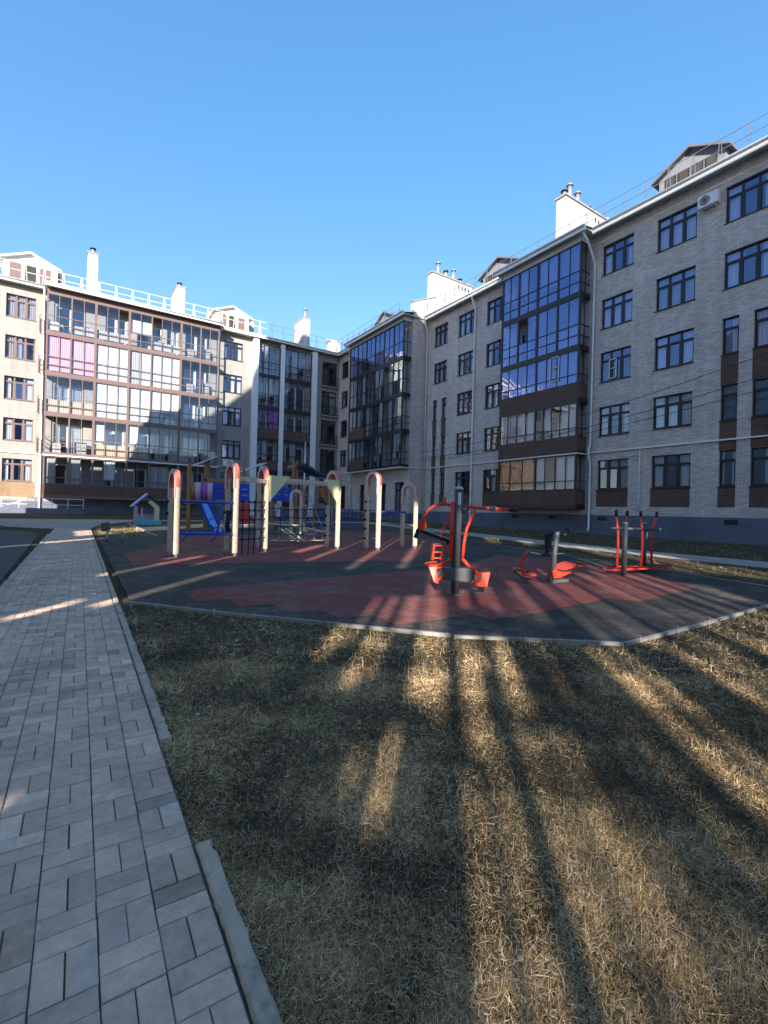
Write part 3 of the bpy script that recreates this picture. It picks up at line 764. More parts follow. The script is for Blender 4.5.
# far section front and its side wall towards us
holes2 = [(43.0,44.4,SILLS[i],TOPS[i]) for i in range(1,5)] + [(43.0,44.4,1.4,3.75)] + [(39.2,40.1,1.2,3.75),(35.5,36.5,1.2,3.75),(32.75,34.1,1.2,3.75)]
bay2_doors = [(u,u+1.8,z+.02,z+2.35) for z in (5.0,8.05,11.1,14.15) for u in (33.3,36.2,39.0)]
wall(wb, room, f2, 32.0, 45.0, .2, EZ-.1, holes2+bay2_doors)
wb.box(23.703, 25.6, 32.003, 32.3, .2, EZ+.05)
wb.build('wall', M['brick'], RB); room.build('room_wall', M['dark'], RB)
for (a,b,c,d,n,i) in wins:
    cur = random.choice(['white','white','white','grey',None]) if i < 4 else random.choice(['white','white','white','grey'])
    window(RB, f1, a, b, c, d, n, .27 if n > 1 or i else .27, 'frame', 'glass_mid' if i >= 2 else 'glass', cur)
for (a,b,c,d) in holes2:
    window(RB, f2, a, b, c, d, 2, .25, 'frame', 'glass', random.choice(['grey',None]))
for (a,b,c,d) in bayR_doors+bay2_doors:
    window(RB, f1 if b < 30 else f2, a, b, c, d, 2, None, 'frame_white', 'glass', random.choice(['grey','white',None]))
# white insect-screen leaf in one window
p = MB()
for (a,b,c,d) in ((15.02,15.07,9.0,10.1),(15.42,15.47,9.0,10.1),(15.02,15.47,9.0,9.05),(15.02,15.47,10.05,10.1),(15.02,15.47,9.55,9.59)): f1.box(p,a,b,c,d,.09,.125)
p.build('insect_screen', M['frame_white'], RB)
# dark brick panels under windows
def piece(name, mat, par, boxes):
    for bx in boxes:
        q = MB(); q.box(*bx); q.build(name, M[mat], par)
def panel(f, a, b, c, d):
    q = MB(); f.box(q, a, b, c, d, -.004, .05); q.build('brick_panel', M['brick_brown'], RB)
for (a,b) in ((14.14,15.98),(11.05,12.95),(23.2,24.99),(26.25,28.0)): panel(f1,a,b,1.77,SILLS[0]-.04)
for (a,b) in ((9.16,9.86),(7.2,8.63),(30.45,30.97),(29.27,29.86)):
    panel(f1,a,b,1.77,SILLS[0]-.04); panel(f1,a,b,TOPS[0]+.004,SILLS[1]-.04); panel(f1,a,b,TOPS[1]+.004,SILLS[2]-.04)
p = MB(); p.box(25.17,25.6,-14,32,-.3,1.3); p.box(23.68,25.2,32.0,45,-.3,.2+.9); p.build('plinth', M['plinth'], RB)
piece('basement_vent', 'black', RB, [(25.164,25.22,u,u+.55,.98,1.2) for u in (9.0,15.3,18.6,21.6,27.2)])
# string course above the ground floor
piece('string_course', 'white', RB, [(25.11,25.2,-14,16.6,4.86,4.93),(25.11,25.2,22.85,31.92,4.9,4.97),(23.61,23.7,41.3,45,4.94,5.0),(23.6,25.2,31.93,32.0,4.9,4.97)])
# near bay
fb = Fac('R', 24.32)
U0, U1 = 16.70, 22.70
for k, (z0, z1) in enumerate(((1.86,4.78),(5.0,7.83),(8.05,10.87),(11.10,13.93),(14.16,17.08))):
    if k >= 3:
        mj = (18.25,19.75,21.25)
        cur = [('curtain',2,3,.35,1),('curtain_grey',0,1,.4,1),('curtain_grey',6,7,.02,.42),('curtain',5,5,.4,1)]
        if k == 3: cur = [('curtain',0,1,.02,.42),('curtain_grey',2,2,.0,.4),('curtain_grey',3,3,.45,1)]
        balcony(RB, fb, U0, U1, z0, z1, mj, 2, None, (.43,.21), 'frame', 'glass_blue', cur, .88, side_fac=True, gaps=((5,2),) if k == 3 else (), wide=.12, inner=[(17,17.6,.9,.3),(21.5,22.2,.7,.35)], thick=(2,))
    elif k == 2:
        balcony(RB, fb, U0, U1, z0, z1, (19.72,), (4,4), .86, (.27,), 'frame', 'glass_blue', [('curtain_grey',0,1,0,1),('curtain_grey',3,3,.3,1)], .88, side_fac=True, wide=.12)
    elif k == 1:
        balcony(RB, fb, U0, U1, z0, z1, (19.72,), (5,4), .82, (.25,), 'frame', 'glass_bay', [('curtain',0,1,.0,1),('curtain',3,3,.0,1),('curtain',2,2,0,.25),('curtain',5,5,.0,1),('curtain',6,6,0,1),('curtain_grey',7,7,.05,1)], .88, side_fac=True, wide=.12)
    else:
        balcony(RB, fb, U0, U1, z0, z1, (19.62,), (4,3), .86, (.26,), 'frame', 'glass_bay', [('curtain',0,0,0,1),('curtain',1,1,.0,1),('curtain',3,3,.0,1),('curtain',2,2,0,.25),('orange',4,6,.04,1)], .88, side_fac=True, wide=.12)  # the orange sheet paints a reflection behind the panes
p = MB()
for (a,b,c,d) in ((18.02,18.07,9.3,10.8),(18.62,18.67,9.3,10.8),(18.02,18.67,9.3,9.35),(18.02,18.67,10.75,10.8),(18.02,18.67,10.1,10.14)): fb.box(p,a,b,c,d,-.05,-.026)
p.build('open_sash', M['frame_white'], RB)
piece('balcony_flashing', 'white', RB, [(24.23,24.34,U0-.06,U1+.06,4.79,4.86),(24.34,25.2,U0-.09,U0-.02,4.8,4.86)])
p = MB(); fb.box(p,U0+.01,U1-.01,17.08,EZ,.0,.9); p.build('bay_head', M['soffit'], RB)
# far bay
fc = Fac('R', 22.9); V0, V1 = 32.15, 41.2
for k, (z0, z1) in enumerate(((5.15,7.85),(8.08,10.9),(11.12,13.95),(14.18,17.15))):
    mj = (33.6,35.1,36.6,38.1,39.7)
    cur = [[('curtain_grey',1,1),('curtain_grey',8,9)],[('curtain',2,2),('curtain_grey',4,4),('curtain',7,7),('curtain',9,10)],[('curtain',0,0),('curtain',2,2),('curtain_grey',5,5),('curtain',8,8)],[('curtain_grey',9,10),('curtain_grey',11,11)]][k]
    balcony(RB, fc, V0, V1, z0, z1, mj, 2, None, (.40,.19) if k < 2 else (.42,), 'frame', 'glass_blue' if k == 3 else 'glass_far', cur, .8, side_fac=True, wide=.1, inner=[(34,34.6,1.0,.3),(37,37.7,.8,.35),(40,40.5,1.1,.3)])
piece('balcony_panel', 'brick_brown', RB, [(22.865,22.874,38.2,V1,z,z+.95) for z in (5.12,8.05)])
p = MB(); fc.box(p,V0-.05,V1+.1,4.88,4.95,-.12,.8); p.build('balcony_flashing', M['white'], RB)
p = MB(); fc.box(p,V0+.01,V1-.01,17.15,EZ-.02,.0,.8); p.build('bay_head', M['soffit'], RB)
# eaves with gutters, roof
def eave(x0, y0, y1, xb, z=EZ):
    q = MB(); q.box(x0, x0+.14, y0, y1, z-.14, z+.22); q.tube([(x0-.04,y0,z+.13),(x0-.04,y1,z+.13)], .07, 8); q.build('gutter', M['white'], RB)
    q = MB(); q.box(x0+.14, xb, y0+.01, y1-.01, z+.0, z+.06); q.build('soffit', M['soffit'], RB)
eave(24.62,-14.2,16.28,25.7); eave(23.86,16.28,23.1,25.7); eave(24.62,23.1,31.6,25.7); eave(22.42,31.75,41.7,24.2); eave(23.15,41.7,44.6,24.2)
r = MB()
r.face([(24.7,-14.2,EZ+.12),(24.7,32,EZ+.12),(31,32,EZ+2.6),(31,-14.2,EZ+2.6)]); r.face([(31,-14.2,EZ+2.6),(31,32,EZ+2.6),(38,32,EZ),(38,-14.2,EZ)])
r.face([(23.95,16.28,EZ+.14),(23.95,23.1,EZ+.14),(25.2,23.1,EZ+.33),(25.2,16.28,EZ+.33)])
r.face([(23.25,32,EZ+.14),(23.25,44.6,EZ+.14),(30,51,EZ+2.6),(30,32,EZ+2.6)]); r.face([(22.5,31.8,EZ+.12),(22.5,41.7,EZ+.12),(23.9,41.7,EZ+.42),(23.9,31.8,EZ+.42)]); r.face([(30,32,EZ+2.6),(30,51,EZ+2.6),(38,51,EZ),(38,32,EZ)])
r.face([(38,-14.2,0),(38,32,0),(38,32,EZ),(38,-14.2,EZ)]); r.face([(24.7,-14.2,EZ),(38,-14.2,EZ),(31,-14.2,EZ+2.6)])
r.build('roof', M['roof'], RB)
chimney(RB, 26.4, 31.0, 19.42, 20.12, 17.9, 22.0, [(26.7,19.75,.35),(27.25,19.75,.95),(28.1,19.75,.75),(29.3,19.75,.2)], holes=(29.6,30.0,30.4))
chimney(RB, 31.3, 34, 19.6, 20.3, 18, 22.3)
chimney(RB, 25.9, 30.6, 32.35, 33.0, 17.9, 22.1, [(26.8,32.7,1.0),(27.7,32.7,.55),(28.6,32.7,.9),(29.4,32.7,.3)], holes=(28.9,29.3,29.7,30.1))
fw_ = MB(); fw_.prism([(23.62,31.9,EZ+.06),(26.3,31.9,EZ+.06),(32,31.9,EZ+1.5),(32,31.9,20.2),(26.0,31.9,20.05),(25.9,31.9,19.75),(23.62,31.9,18.75)], (0,.42,0)); fo = fw_.build('firewall', M['brick_white'], RB)
cp = MB(); cp.bar((23.55,32.11,18.79),(25.92,32.11,19.79),.55,.07); cp.build('coping', M['slab'], fo)
dormer(RB, Fac('R',25.6), 11.75, 1.55, .4, EZ+.3, 19.25, 20.05, 3.5, 'clad_shade', 4)
dormer(RB, Fac('R',25.6), 24.6, 1.7, .4, EZ+.3, 19.2, 20.0, 3.5, 'clad_shade', 4)
dormer(RB, Fac('R',24.0), 37.3, 1.5, .4, EZ+.3, 19.1, 19.9, 3.5, 'clad_shade', 3)
p = MB(); rail(p, [(25.0,-14),(25.0,31.8)], EZ+.42, 1.05, 1.15, .025); rail(p, [(23.1,33.2),(23.1,44.5)], EZ+.42, 1.05, 1.15, .025); p.build('roof_railing', M['railgrey'], RB)
pipe(RB, [(23.98,16.5,17.45),(24.4,16.42,17.0),(25.08,16.37,15.9),(25.08,16.37,5.4),(24.95,16.37,5.1),(24.95,16.37,4.75),(25.08,16.35,4.3),(25.08,16.33,.55),(24.92,16.3,.34)])
pipe(RB, [(24.6,26.07,17.4),(25.08,26.1,16.6),(25.08,26.1,.5),(24.95,26.1,.32)]); pipe(RB, [(24.6,31.6,17.4),(25.08,31.8,16.5),(25.08,31.8,.5)])
pipe(RB, [(22.5,41.5,17.4),(23.58,41.6,16.4),(23.58,41.6,.5)], .05)
p = MB(); p.tube([(25.12,13.5,4.75),(25.12,13.5,1.9),(25.05,13.5,1.6)], .035, 8); p.tube([(25.12,13.5,4.55),(25.12,14.4,4.5)], .02, 6); p.build('cable_duct', M['soffit'], RB)
ac_unit(RB, f1, 10.45, 16.05)

# ============ left-hand house across the end of the yard
LB = thing('apartment_building', (8.0, 45.0, 0), 'sunlit cream brick apartment house across the yard end with pink and white balcony curtains', 'building')
g1 = Fac('L', 45.0)
wb, room = MB(), MB()
wl = [(-4.17,-2.38,SILLS[i],TOPS[i],3,i) for i in range(5)] + [(11.68,13.42,SILLS[i],TOPS[i],3,i) for i in range(5)] + [(-9.5,-7.7,SILLS[i],TOPS[i],3,i) for i in range(5)]
ldoors = [(u,u+w_,z+.02,z+2.35) for z in (1.9,5.0,8.05,11.1,14.15) for (u,w_) in ((-1.1,1.9),(2.2,1.5),(4.5,1.9),(6.8,.9),(8.3,1.8))]
cdoors = [(u,u+w_,z+.02,z+2.4) for z in (1.9,5.0,8.05,11.1,14.15) for (u,w_) in ((15.1,1.6),(17.9,1.9))]
rdoors = [(21.72,23.45,z+.05,z+2.55) for z in (1.9,5.0,8.05,11.1,14.15)]
wall(wb, room, g1, -16, 23.7, 1.3, EZ-.1, [w_[:4] for w_ in wl]+ldoors+cdoors+rdoors)
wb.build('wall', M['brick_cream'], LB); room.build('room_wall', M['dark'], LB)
for (a,b,c,d,n,i) in wl: window(LB, g1, a, b, c, d, n, .22, 'frame_red' if a < 5 and a > -5 else 'frame', 'glass_mid', random.choice(['white','white','white','grey']))
for (a,b,c,d) in ldoors: window(LB, g1, a, b, c, d, 2, None, 'frame_white', 'glass', random.choice(['white','grey',None]))
for (a,b,c,d) in cdoors: window(LB, g1, a, b, c, d, 2, None, 'frame_white', 'glass', None)
for (a,b,c,d) in rdoors: window(LB, g1, a, b, c, d, 2, .2, 'frame', 'glass', random.choice(['grey',None]))
p = MB(); p.box(-16,23.7,44.97,45.4,-.2,1.3); p.build('plinth', M['plinth'], LB)
p = MB(); p.box(-4.3,-2.2,44.99,45.05,1.55,2.68); p.build('brick_panel', M['brick_ochre'], LB)
piece('string_course', 'white', LB, [(-16,-1.75,44.9,45.0,4.86,4.94),(11.05,14.28,44.9,45,4.9,4.96)])
gb = Fac('L', 44.0); A0, A1 = -1.68, 11.0
MJ = (-.1,1.5,3.85,5.5,7.8,9.4); SB = (2,2,3,2,3,2,2)
# cells: 0-3 first two bays, 4-6, 7-8, 9-11, 12-13, 14-15
curs = [
 [('curtain_grey',0,0),('curtain_grey',2,2),('curtain',5,5,.2,1),('curtain_grey',9,10,0,.9)],
 [('beige_in',4,8,.02,.36),('curtain',4,4,.36,.9),('curtain',7,7,.4,.95),('curtain_grey',11,12,.0,.35)],
 [('beige_in',0,3,.0,.38),('curtain',4,6,0,1),('curtain',7,8,0,1),('curtain',9,11,.36,1),('curtain_grey',9,9,.0,.36)],
 [('pink',0,3,.04,1),('curtain',4,6,0,1),('curtain_grey',7,7,0,1),('curtain',8,8,0,1),('curtain',9,11,0,1)],
 [('curtain',0,0,.05,.3),('curtain_grey',2,3,.05,.3),('curtain_grey',4,6,.05,.32),('curtain',7,8,.38,.8),('curtain_grey',9,11,.04,.3)]]
lev = ((1.80,4.72),(4.98,7.82),(8.04,10.86),(11.08,13.92),(14.14,17.02))
for k, (z0, z1) in enumerate(lev):
    balcony(LB, gb, A0, A1, z0, z1, MJ, SB, .82 if k == 0 else None, (.24,) if k == 0 else (.42,.2), 'frame_red', 'glass_bay', curs[k], 1.0, side_fac=True, wide=.1, thick=(2,3,5),
            gaps={0:(), 1:((0,2),(1,2),(2,2),(3,2),(0,1),(1,1),(0,0),(1,0)), 2:(), 3:(), 4:((6,2),(9,2))}[k], inner=[(-1.2,-.6,.8,.5),(.3,1.1,1.0,.5),(2.1,2.6,.7,.5),(6,6.6,1.1,.55),(8.4,9.1,.9,.5),(9.8,10.3,1.2,.55)])
p = MB(); gb.box(p,A0-.05,A1+.05,4.74,4.83,-.14,.0); p.build('balcony_flashing', M['white'], LB)
p = MB(); gb.box(p,A0+.01,A1-.01,17.02,EZ-.1,.0,1.0); p.build('bay_head', M['frame_red'], LB)
# ladder-like side frames of small balconies left of the bay
for z in (5.0,8.05,11.1,14.15):
    p = MB()
    for yy in (44.05,44.55,44.95): p.bar((A0-.42,yy,z),(A0-.42,yy,z+1.1),.035)
    for zz in (0,.35,.7,1.1): p.bar((A0-.42,44.05,z+zz),(A0-.42,44.95,z+zz),.03); p.bar((A0-.42,44.05,z+zz),(A0,44.05,z+zz),.03)
    p.build('side_railing', M['frame_red'], LB)
# white pillars and the loggias between them
piece('pillar', 'whitecol', LB, [(a,b,44.5,45.0,.0,17.3) for (a,b) in ((14.29,14.82),(17.04,17.44),(20.4,20.95))])
gl = Fac('L', 44.72)
for (a,b,mj,sub) in ((14.83,17.03,(15.9,),2),(17.45,20.39,(18.9,),(2,2))):
    for k, (z0, z1) in enumerate(lev):
        par_ = .85 if k in (1,2) else None
        balcony(LB, gl, a, b, z0, z1, mj, sub, par_ if k else .82, (.42,.2) if k > 2 else (.3,), 'frame', 'glass_bay', [('curtain_grey',1,1)] if k in (1,4) else ([('purple',2,3)] if k == 2 and a < 16 else [('curtain_grey',0,0)] if k == 0 else []), .27, wide=.08)
# railings of the shallow balconies in the corner
for k, z in enumerate((5.0,8.05,11.1,14.15)):
    q = MB(); q.box(21.6,23.55,44.72,45.0,z-.12,z); o = q.build('balcony_slab', M['slab'], LB)
    q = MB()
    for zz in (.08,.95): q.bar((21.62,44.74,z+zz),(23.53,44.74,z+zz),.04)
    for u in np.linspace(21.64,23.51,15): q.bar((u,44.74,z+.08),(u,44.74,z+.95),.018)
    for u in (21.62,23.53): q.bar((u,44.74,z+.95),(u,45,z+.95),.035)
    q.build('railing', M['blackmetal'], o)
def eaveL(y0, x0, x1, yb, z=EZ-.06):
    q = MB(); q.box(x0, x1, y0, y0+.14, z-.04, z+.24); q.tube([(x0,y0-.04,z+.16),(x1,y0-.04,z+.16)], .07, 8); q.build('gutter', M['white'], LB)
    q = MB(); q.box(x0+.01, x1-.01, y0+.14, yb, z+.01, z+.06); q.build('soffit', M['soffit'], LB)
eaveL(44.4,-16,-1.85,45.4); eaveL(43.5,-1.85,11.2,45.4); eaveL(44.3,11.2,23.1,45.4)
r = MB(); r.face([(-16,44.5,EZ+.15),(22.9,44.5,EZ+.15),(30,51,EZ+2.3),(-16,51,EZ+2.3)]); r.face([(-1.8,43.6,EZ+.13),(11.15,43.6,EZ+.13),(11.15,45,EZ+.32),(-1.8,45,EZ+.32)]); r.face([(-16,51,EZ+2.3),(30,51,EZ+2.3),(38,58,EZ),(-16,58,EZ)]); r.face([(-16,58,0),(38,58,0),(38,58,EZ),(-16,58,EZ)])
r.face([(-16,45,0),(-16,58,0),(-16,58,EZ),(-16,51,EZ+2.3),(-16,45,EZ)]); r.build('roof', M['roof'], LB)
g2 = Fac('L', 46.0)
dormer(LB, g2, -2.85, 1.72, .3, EZ+.5, 19.75, 20.5, 3.5, 'white', 3)
dormer(LB, g2, 12.7, 1.6, .3, EZ+.5, 19.75, 20.4, 3.5, 'white', 3)
chimney(LB, .87,1.62,46.3,47.6,17.6,21.85,[(1.25,46.7,.4)],.05); chimney(LB, 7.68,8.42,46.3,49.0,17.6,21.0,[(8.0,46.7,.3)],.05)
chimney(LB, 20.0,20.8,46.3,48.6,17.6,21.2,[(20.4,46.7,.9)],.05); chimney(LB, 23.4,24.5,46.5,47.6,17.6,19.65); chimney(LB, 13.9,15.2,47.5,48.6,17.6,20.1)
p = MB(); rail(p, [(-16,44.75),(-1.9,44.75),(11.2,44.3),(23.2,44.75)], EZ+.38, 1.1, 1.15); p.build('roof_railing', M['white'], LB)
pipe(LB, [(-1.86,44.3,17.3),(-1.86,44.88,16.7),(-1.86,44.88,.6),(-1.86,44.7,.5)]); pipe(LB, [(11.14,44.2,17.3),(11.14,44.86,16.5),(11.14,44.86,1.4)])
ac_unit(LB, g1, 12.2, 5.0, .9, .6)
# basement stair parapet with railing in front
SW = MB(); SW.box(-7.0,1.05,42.9,43.05,-.1,.78); SWo = tag(SW.build('stair_parapet', M['plinth']), 'low blue-grey parapet with white railing before the left house', 'parapet')
q = MB(); q.bar((-7,42.97,1.5),(1.0,42.97,1.5),.04); q.bar((-7,42.97,1.05),(1.0,42.97,1.05),.03)
for u in np.arange(-6.9,1.1,.98): q.bar((u,42.97,.78),(u,42.97,1.5),.035)
q.bar((-3.9,43.2,.9),(-2.2,43.2,1.5),.04); q.build('railing', M['white'], SWo)

# dark railings by the entrance steps of the far section
q = MB()
for zz in (.55,.95): q.bar((22.6,32.6,.35+zz),(22.6,41.0,.35+zz),.04)
for u in np.linspace(32.6,41,12): q.bar((22.6,u,.3),(22.6,u,1.3),.035)
tag(q.build('entrance_railing', M['blackmetal']), 'dark metal railing in front of the doors under the big glass bay', 'railing')

# cables slung across the right-hand facade
for i, (a, b, sag) in enumerate((((24.6,31.6,6.25),(24.4,2.0,9.5),.9),((24.4,31.6,5.75),(24.2,2.0,8.4),.9),((24.7,31.6,5.55),(24.5,2.0,7.7),.7))):
    a = Vector(a); b = Vector(b); m = MB()
    m.tube([a.lerp(b,t)-Vector((0,0,sag*4*t*(1-t))) for t in np.linspace(0,1,33)], .016, 5)
    tag(m.build('overhead_cable', M['black']), ['uppermost thin black cable slung across the right-hand facade','middle one of three thin black cables across the right-hand facade','lowest thin black cable slung across the right-hand facade'][i], 'cable', 'cables across the facade')

# ============ added unseen block behind and left of camera: shades yard, slits sunlight into streaks
NB = thing('apartment_building', (-8, -8, 0), 'added unseen white block behind the camera that shades the yard and slits the sunlight', 'building')
cs, sn, te = math.cos(R(AZ)), math.sin(R(AZ)), math.tan(R(ELEV)); XP = -6.1
UZ, HT = 14.0, EZ + .05 + (24.6+6)/sn*te
q = MB(); q.box(-10,-6,-50,14.8,UZ,HT); q.build('wall', M['render'], NB)
prof = [(-10,14.8,0),(-10,34.5,0)]
for (x, y, z) in ((-1.6,44,1.0),(-1.5,44,4.3),(3.8,44,4.6),(4.0,44,5.2),(4.8,44,7.4),(5.5,44,9.1),(9.5,44,9.9),(12,45,10.7),(14.4,45,12.9),(16,45,17.0)):   # wing outline shaped to throw this shade edge on the house opposite
    prof.append((-10, y-(x+10)*cs/sn, z+(x+10)/sn*te))
prof.append((-10, 14.8, prof[-1][2]))
q = MB(); q.prism(prof, (3.98,0,0)); q.build('shade_wing', M['render'], NB)
first = None
for z in np.arange(15.5, 33, 3.05):
    for y in np.arange(-8.6, 13, 3.4):
        if first is None:
            q = MB(); q.box(-6.02,-5.98,y,y+1.8,z,z+1.6); first = q.build('window', M['frame'], NB)
            pq = MB(); pq.face([(-5.975,y+.08,z+.08),(-5.975,y+1.72,z+.08),(-5.975,y+1.72,z+1.52),(-5.975,y+.08,z+1.52)]); fp = pq.build('pane', M['glass'], first); y00, z00 = y, z
        else:
            c = first.copy(); COL.objects.link(c); c.parent = NB; c.location = (0, y-y00, z-z00)
            c2 = fp.copy(); COL.objects.link(c2); c2.parent = c
# slits shaped to lay light streaks: span across the sun's direction, reach along it
GAPS = [(-10.0,-9.72,9,13),(-5.1,-4.9,6.5,9.6),(-4.02,-3.86,3.9,4.9),(-3.68,-3.5,4.6,7.6),(-3.6,-3.33,11,13.6),(-1.60,-1.54,1.15,1.65),
 (-.95,-.84,3.5,4.5),(-.80,-.74,3.9,6),(-.62,-.54,3.0,6.1),(-.50,-.45,3.2,4.4),(-.37,-.34,1.9,2.3),(-.24,-.20,1.7,2.5),(-.42,-.24,4.4,6.2),(-.18,-.05,2.8,9.5),(-.03,.04,2.6,6.2),
 (.12,.19,1.0,2.1),(.24,.31,.9,2.4),(.13,.29,2.3,4.4),(.13,.165,.3,.95),(.25,.28,.3,.85),(.25,.33,3.5,4.5),(.24,.33,5.6,9.5),(.41,.48,1.05,2.6),(.53,.58,1.2,2.6),(.41,.57,2.8,4.5),(.42,.455,.3,.95),(.56,.595,.3,1.1),(.73,.765,.5,2.2),(1.02,1.055,.7,2.8),(.50,.57,5.8,9),(.60,.67,.5,2.6),(.62,.69,5.5,10),(.82,.86,.2,1.5),(.93,.97,.2,1.3),(.80,.84,3,6.5),(.95,.99,4.8,7),(1.05,1.13,5,8),
 (1.10,1.2,.3,1.1),(1.20,1.40,1.9,4.2),(1.44,1.54,1.6,10),(1.57,1.62,4.8,8),(1.70,1.74,4.6,7),(1.80,1.90,4.4,10),(1.93,2.08,2.6,9),(2.14,2.18,2.5,4.4),(2.22,2.30,2.9,9),(2.38,2.44,4,8),(2.5,2.64,5.5,9.5),(2.75,2.83,4,9),
 (2.9,3.0,4.5,10),(3.14,3.22,5,12),(3.4,3.55,5,12.5),(3.74,3.84,6,12.5),(4.0,4.3,7,8.6),(4.0,4.3,16,20),(1.7,2.1,17.5,20.5),(5.0,5.3,10.5,17),(5.5,5.8,10.5,17),(2.9,3.3,17,20),(6.6,6.9,9,12),
 (-1.76,-1.61,8.5,18),(-.84,-.68,9,17),(-2.80,-2.67,9.5,16.5),(-4.46,-4.38,8,15.5),(-5.40,-5.32,8.6,15),(-4.22,-4.14,10.6,16.5),(-12.6,-10.9,14,26),(4.4,4.9,13.5,21),(5.9,6.4,10,15)]
GAPS = [(a-.016+(.17*(b_-a) if a > .1 and c < 3.4 else 0), b_+.016-(.17*(b_-a) if a > .1 and c < 3.4 else 0), c, d) for a,b_,c,d in GAPS]
def opening(wm, a0, a1):
    ao = (XP - wm*cs)/sn
    return tuple(max(0, (a-ao)*te + gz(wm*cs+a*sn, -wm*sn+a*cs)) for a in (a0, a1))
brk = sorted({g_[0] for g_ in GAPS} | {g_[1] for g_ in GAPS} | {XP*cs-14.78*sn, 32.0})
for w0, w1 in zip(brk[:-1], brk[1:]):
    wm = (w0+w1)/2; y1, y0 = (XP*cs-w0)/sn, (XP*cs-w1)/sn; z = -.3
    for o0, o1 in sorted(opening(wm, g_[2], g_[3]) for g_ in GAPS if g_[0] < wm < g_[1]):
        if o0 > z+.05:
            q = MB(); q.box(XP-.03,XP+.03,y0,y1,z,o0); q.build('streak_screen', M['render'], NB)
        z = max(z, o1)
    q = MB(); q.box(XP-.03,XP+.03,y0,y1,z,UZ); q.build('streak_screen', M['render'], NB)


# added unseen block to the south: darkens reflections in the left house's glazing
SB_ = thing('apartment_building', (0,-70,0), 'added unseen brown block south of the camera that darkens reflections in the left glazing', 'building')
q = MB(); q.box(-70,80,-84,-70,-.6,15.5); q.build('wall', M['brick_brown'], SB_)
q = MB(); q.prism([(-71,-84.5,15.5),(-71,-69.5,15.5),(-71,-77,18)], (152,0,0)); q.build('roof', M['roof'], SB_)
# ------------------------------------------------------------------ playground
PG = 'playground frames'
def post(par, x, y, h, w_=.098, mat='beigepost', name='post'):
    m = MB(); z = gz(x,y)+.02; m.box(x-w_/2,x+w_/2,y-w_/2,y+w_/2,z+.06,z+h)
    o = m.build(name, M[mat], par, bevel=.012)
    f = MB(); f.box(x-.02,x+.02,y-.045,y+.045,z-.05,z+.14); f.build('foot_bracket', M['steel'], o)
    return o
def arch(par, a, b, zs, zt, r=.047):
    """hooped plywood arch over two posts: flat band bent into a hoop, red edge"""
    a = Vector(a); b = Vector(b); c = (a+b)/2; hw = (b-a).length/2; d = (b-a).normalized(); zb = gz(c.x,c.y)+.02
    nrm = Vector((d.y,-d.x)); base = zt-hw-.02
    def ring(off, k):
        out = []
        hh = hw+off
        out.append((c-d*hh, zs))
        for t in np.linspace(0, math.pi, 17): out.append((c-d*hh*math.cos(t), base+hh*math.sin(t)))
        out.append((c+d*hh, zs))
        return [Vector((p.x+nrm.x*k, p.y+nrm.y*k, z+zb)) for p, z in out]
    m = MB(); e = MB()
    ro_f, ri_f, ro_b, ri_b = ring(r,-.055), ring(-r,-.055), ring(r,.055), ring(-r,.055)
    for i in range(len(ro_f)-1):
        m.face([ro_f[i],ro_f[i+1],ri_f[i+1],ri_f[i]]); m.face([ri_b[i],ri_b[i+1],ro_b[i+1],ro_b[i]])
        e.face([ri_f[i],ri_f[i+1],ri_b[i+1],ri_b[i]],True); e.face([ro_b[i],ro_b[i+1],ro_f[i+1],ro_f[i]],True)
    o = m.build('arch_hoop', M['salmon'], par); e.build('hoop_edge', M['salmon_edge'], o)
def portal(a, b, h1, h2, ztop, label, zs=None):
    c = ((a[0]+b[0])/2,(a[1]+b[1])/2)
    t = thing('climbing_portal', (c[0],c[1],gz(*c)), label, 'play frame', PG)
    post(t, a[0], a[1], h1); post(t, b[0], b[1], h2)
    arch(t, a, b, zs if zs else min(h1,h2)-.22, ztop)
    return t
A = portal((1.80,10.86),(1.83,10.33),1.42,1.43,1.78,'beige two-post frame with salmon hoop, nearest the paved path')
B = portal((2.94,10.72),(2.99,10.25),1.67,1.67,2.0,'beige two-post frame with salmon hoop joined to the path-side one by blue bars')
Cc = portal((4.02,11.78),(3.93,11.02),1.74,1.74,2.05,'beige two-post frame with salmon hoop under the left end of the long overhead beam')
Dd = portal((5.87,11.60),(5.93,11.12),1.70,1.72,2.06,'beige two-post frame with salmon hoop under the right end of the long overhead beam')
Ee = portal((6.71,10.92),(6.86,10.58),1.70,1.72,2.07,'beige two-post frame with salmon hoop and black climbing pegs on one post')
Ff = portal((8.09,11.19),(8.27,10.81),1.49,1.49,1.85,'lower beige two-post frame with salmon hoop, rightmost, beside the red exercise machine')
Gg = portal((5.80,13.95),(6.03,13.72),1.23,1.23,1.60,'small far beige frame with salmon hoop at the end of the hanging bridge')
# pegs and rungs between hoops and posts
for t, (x, y), hs in ((Ee,(6.71,10.92),(.32,.58,.82,1.06,1.3)),(Dd,(5.87,11.6),(.35,.62,.9,1.2)),(A,(1.8,10.86),(.9,1.15)),(B,(2.94,10.72),(.95,1.15))):
    for h in hs:
        p = MB(); z = gz(x,y)+h; p.tube([(x-.09,y-.03,z),(x+.10,y+.02,z)], .032, 8); p.build('peg', M['black'], t)
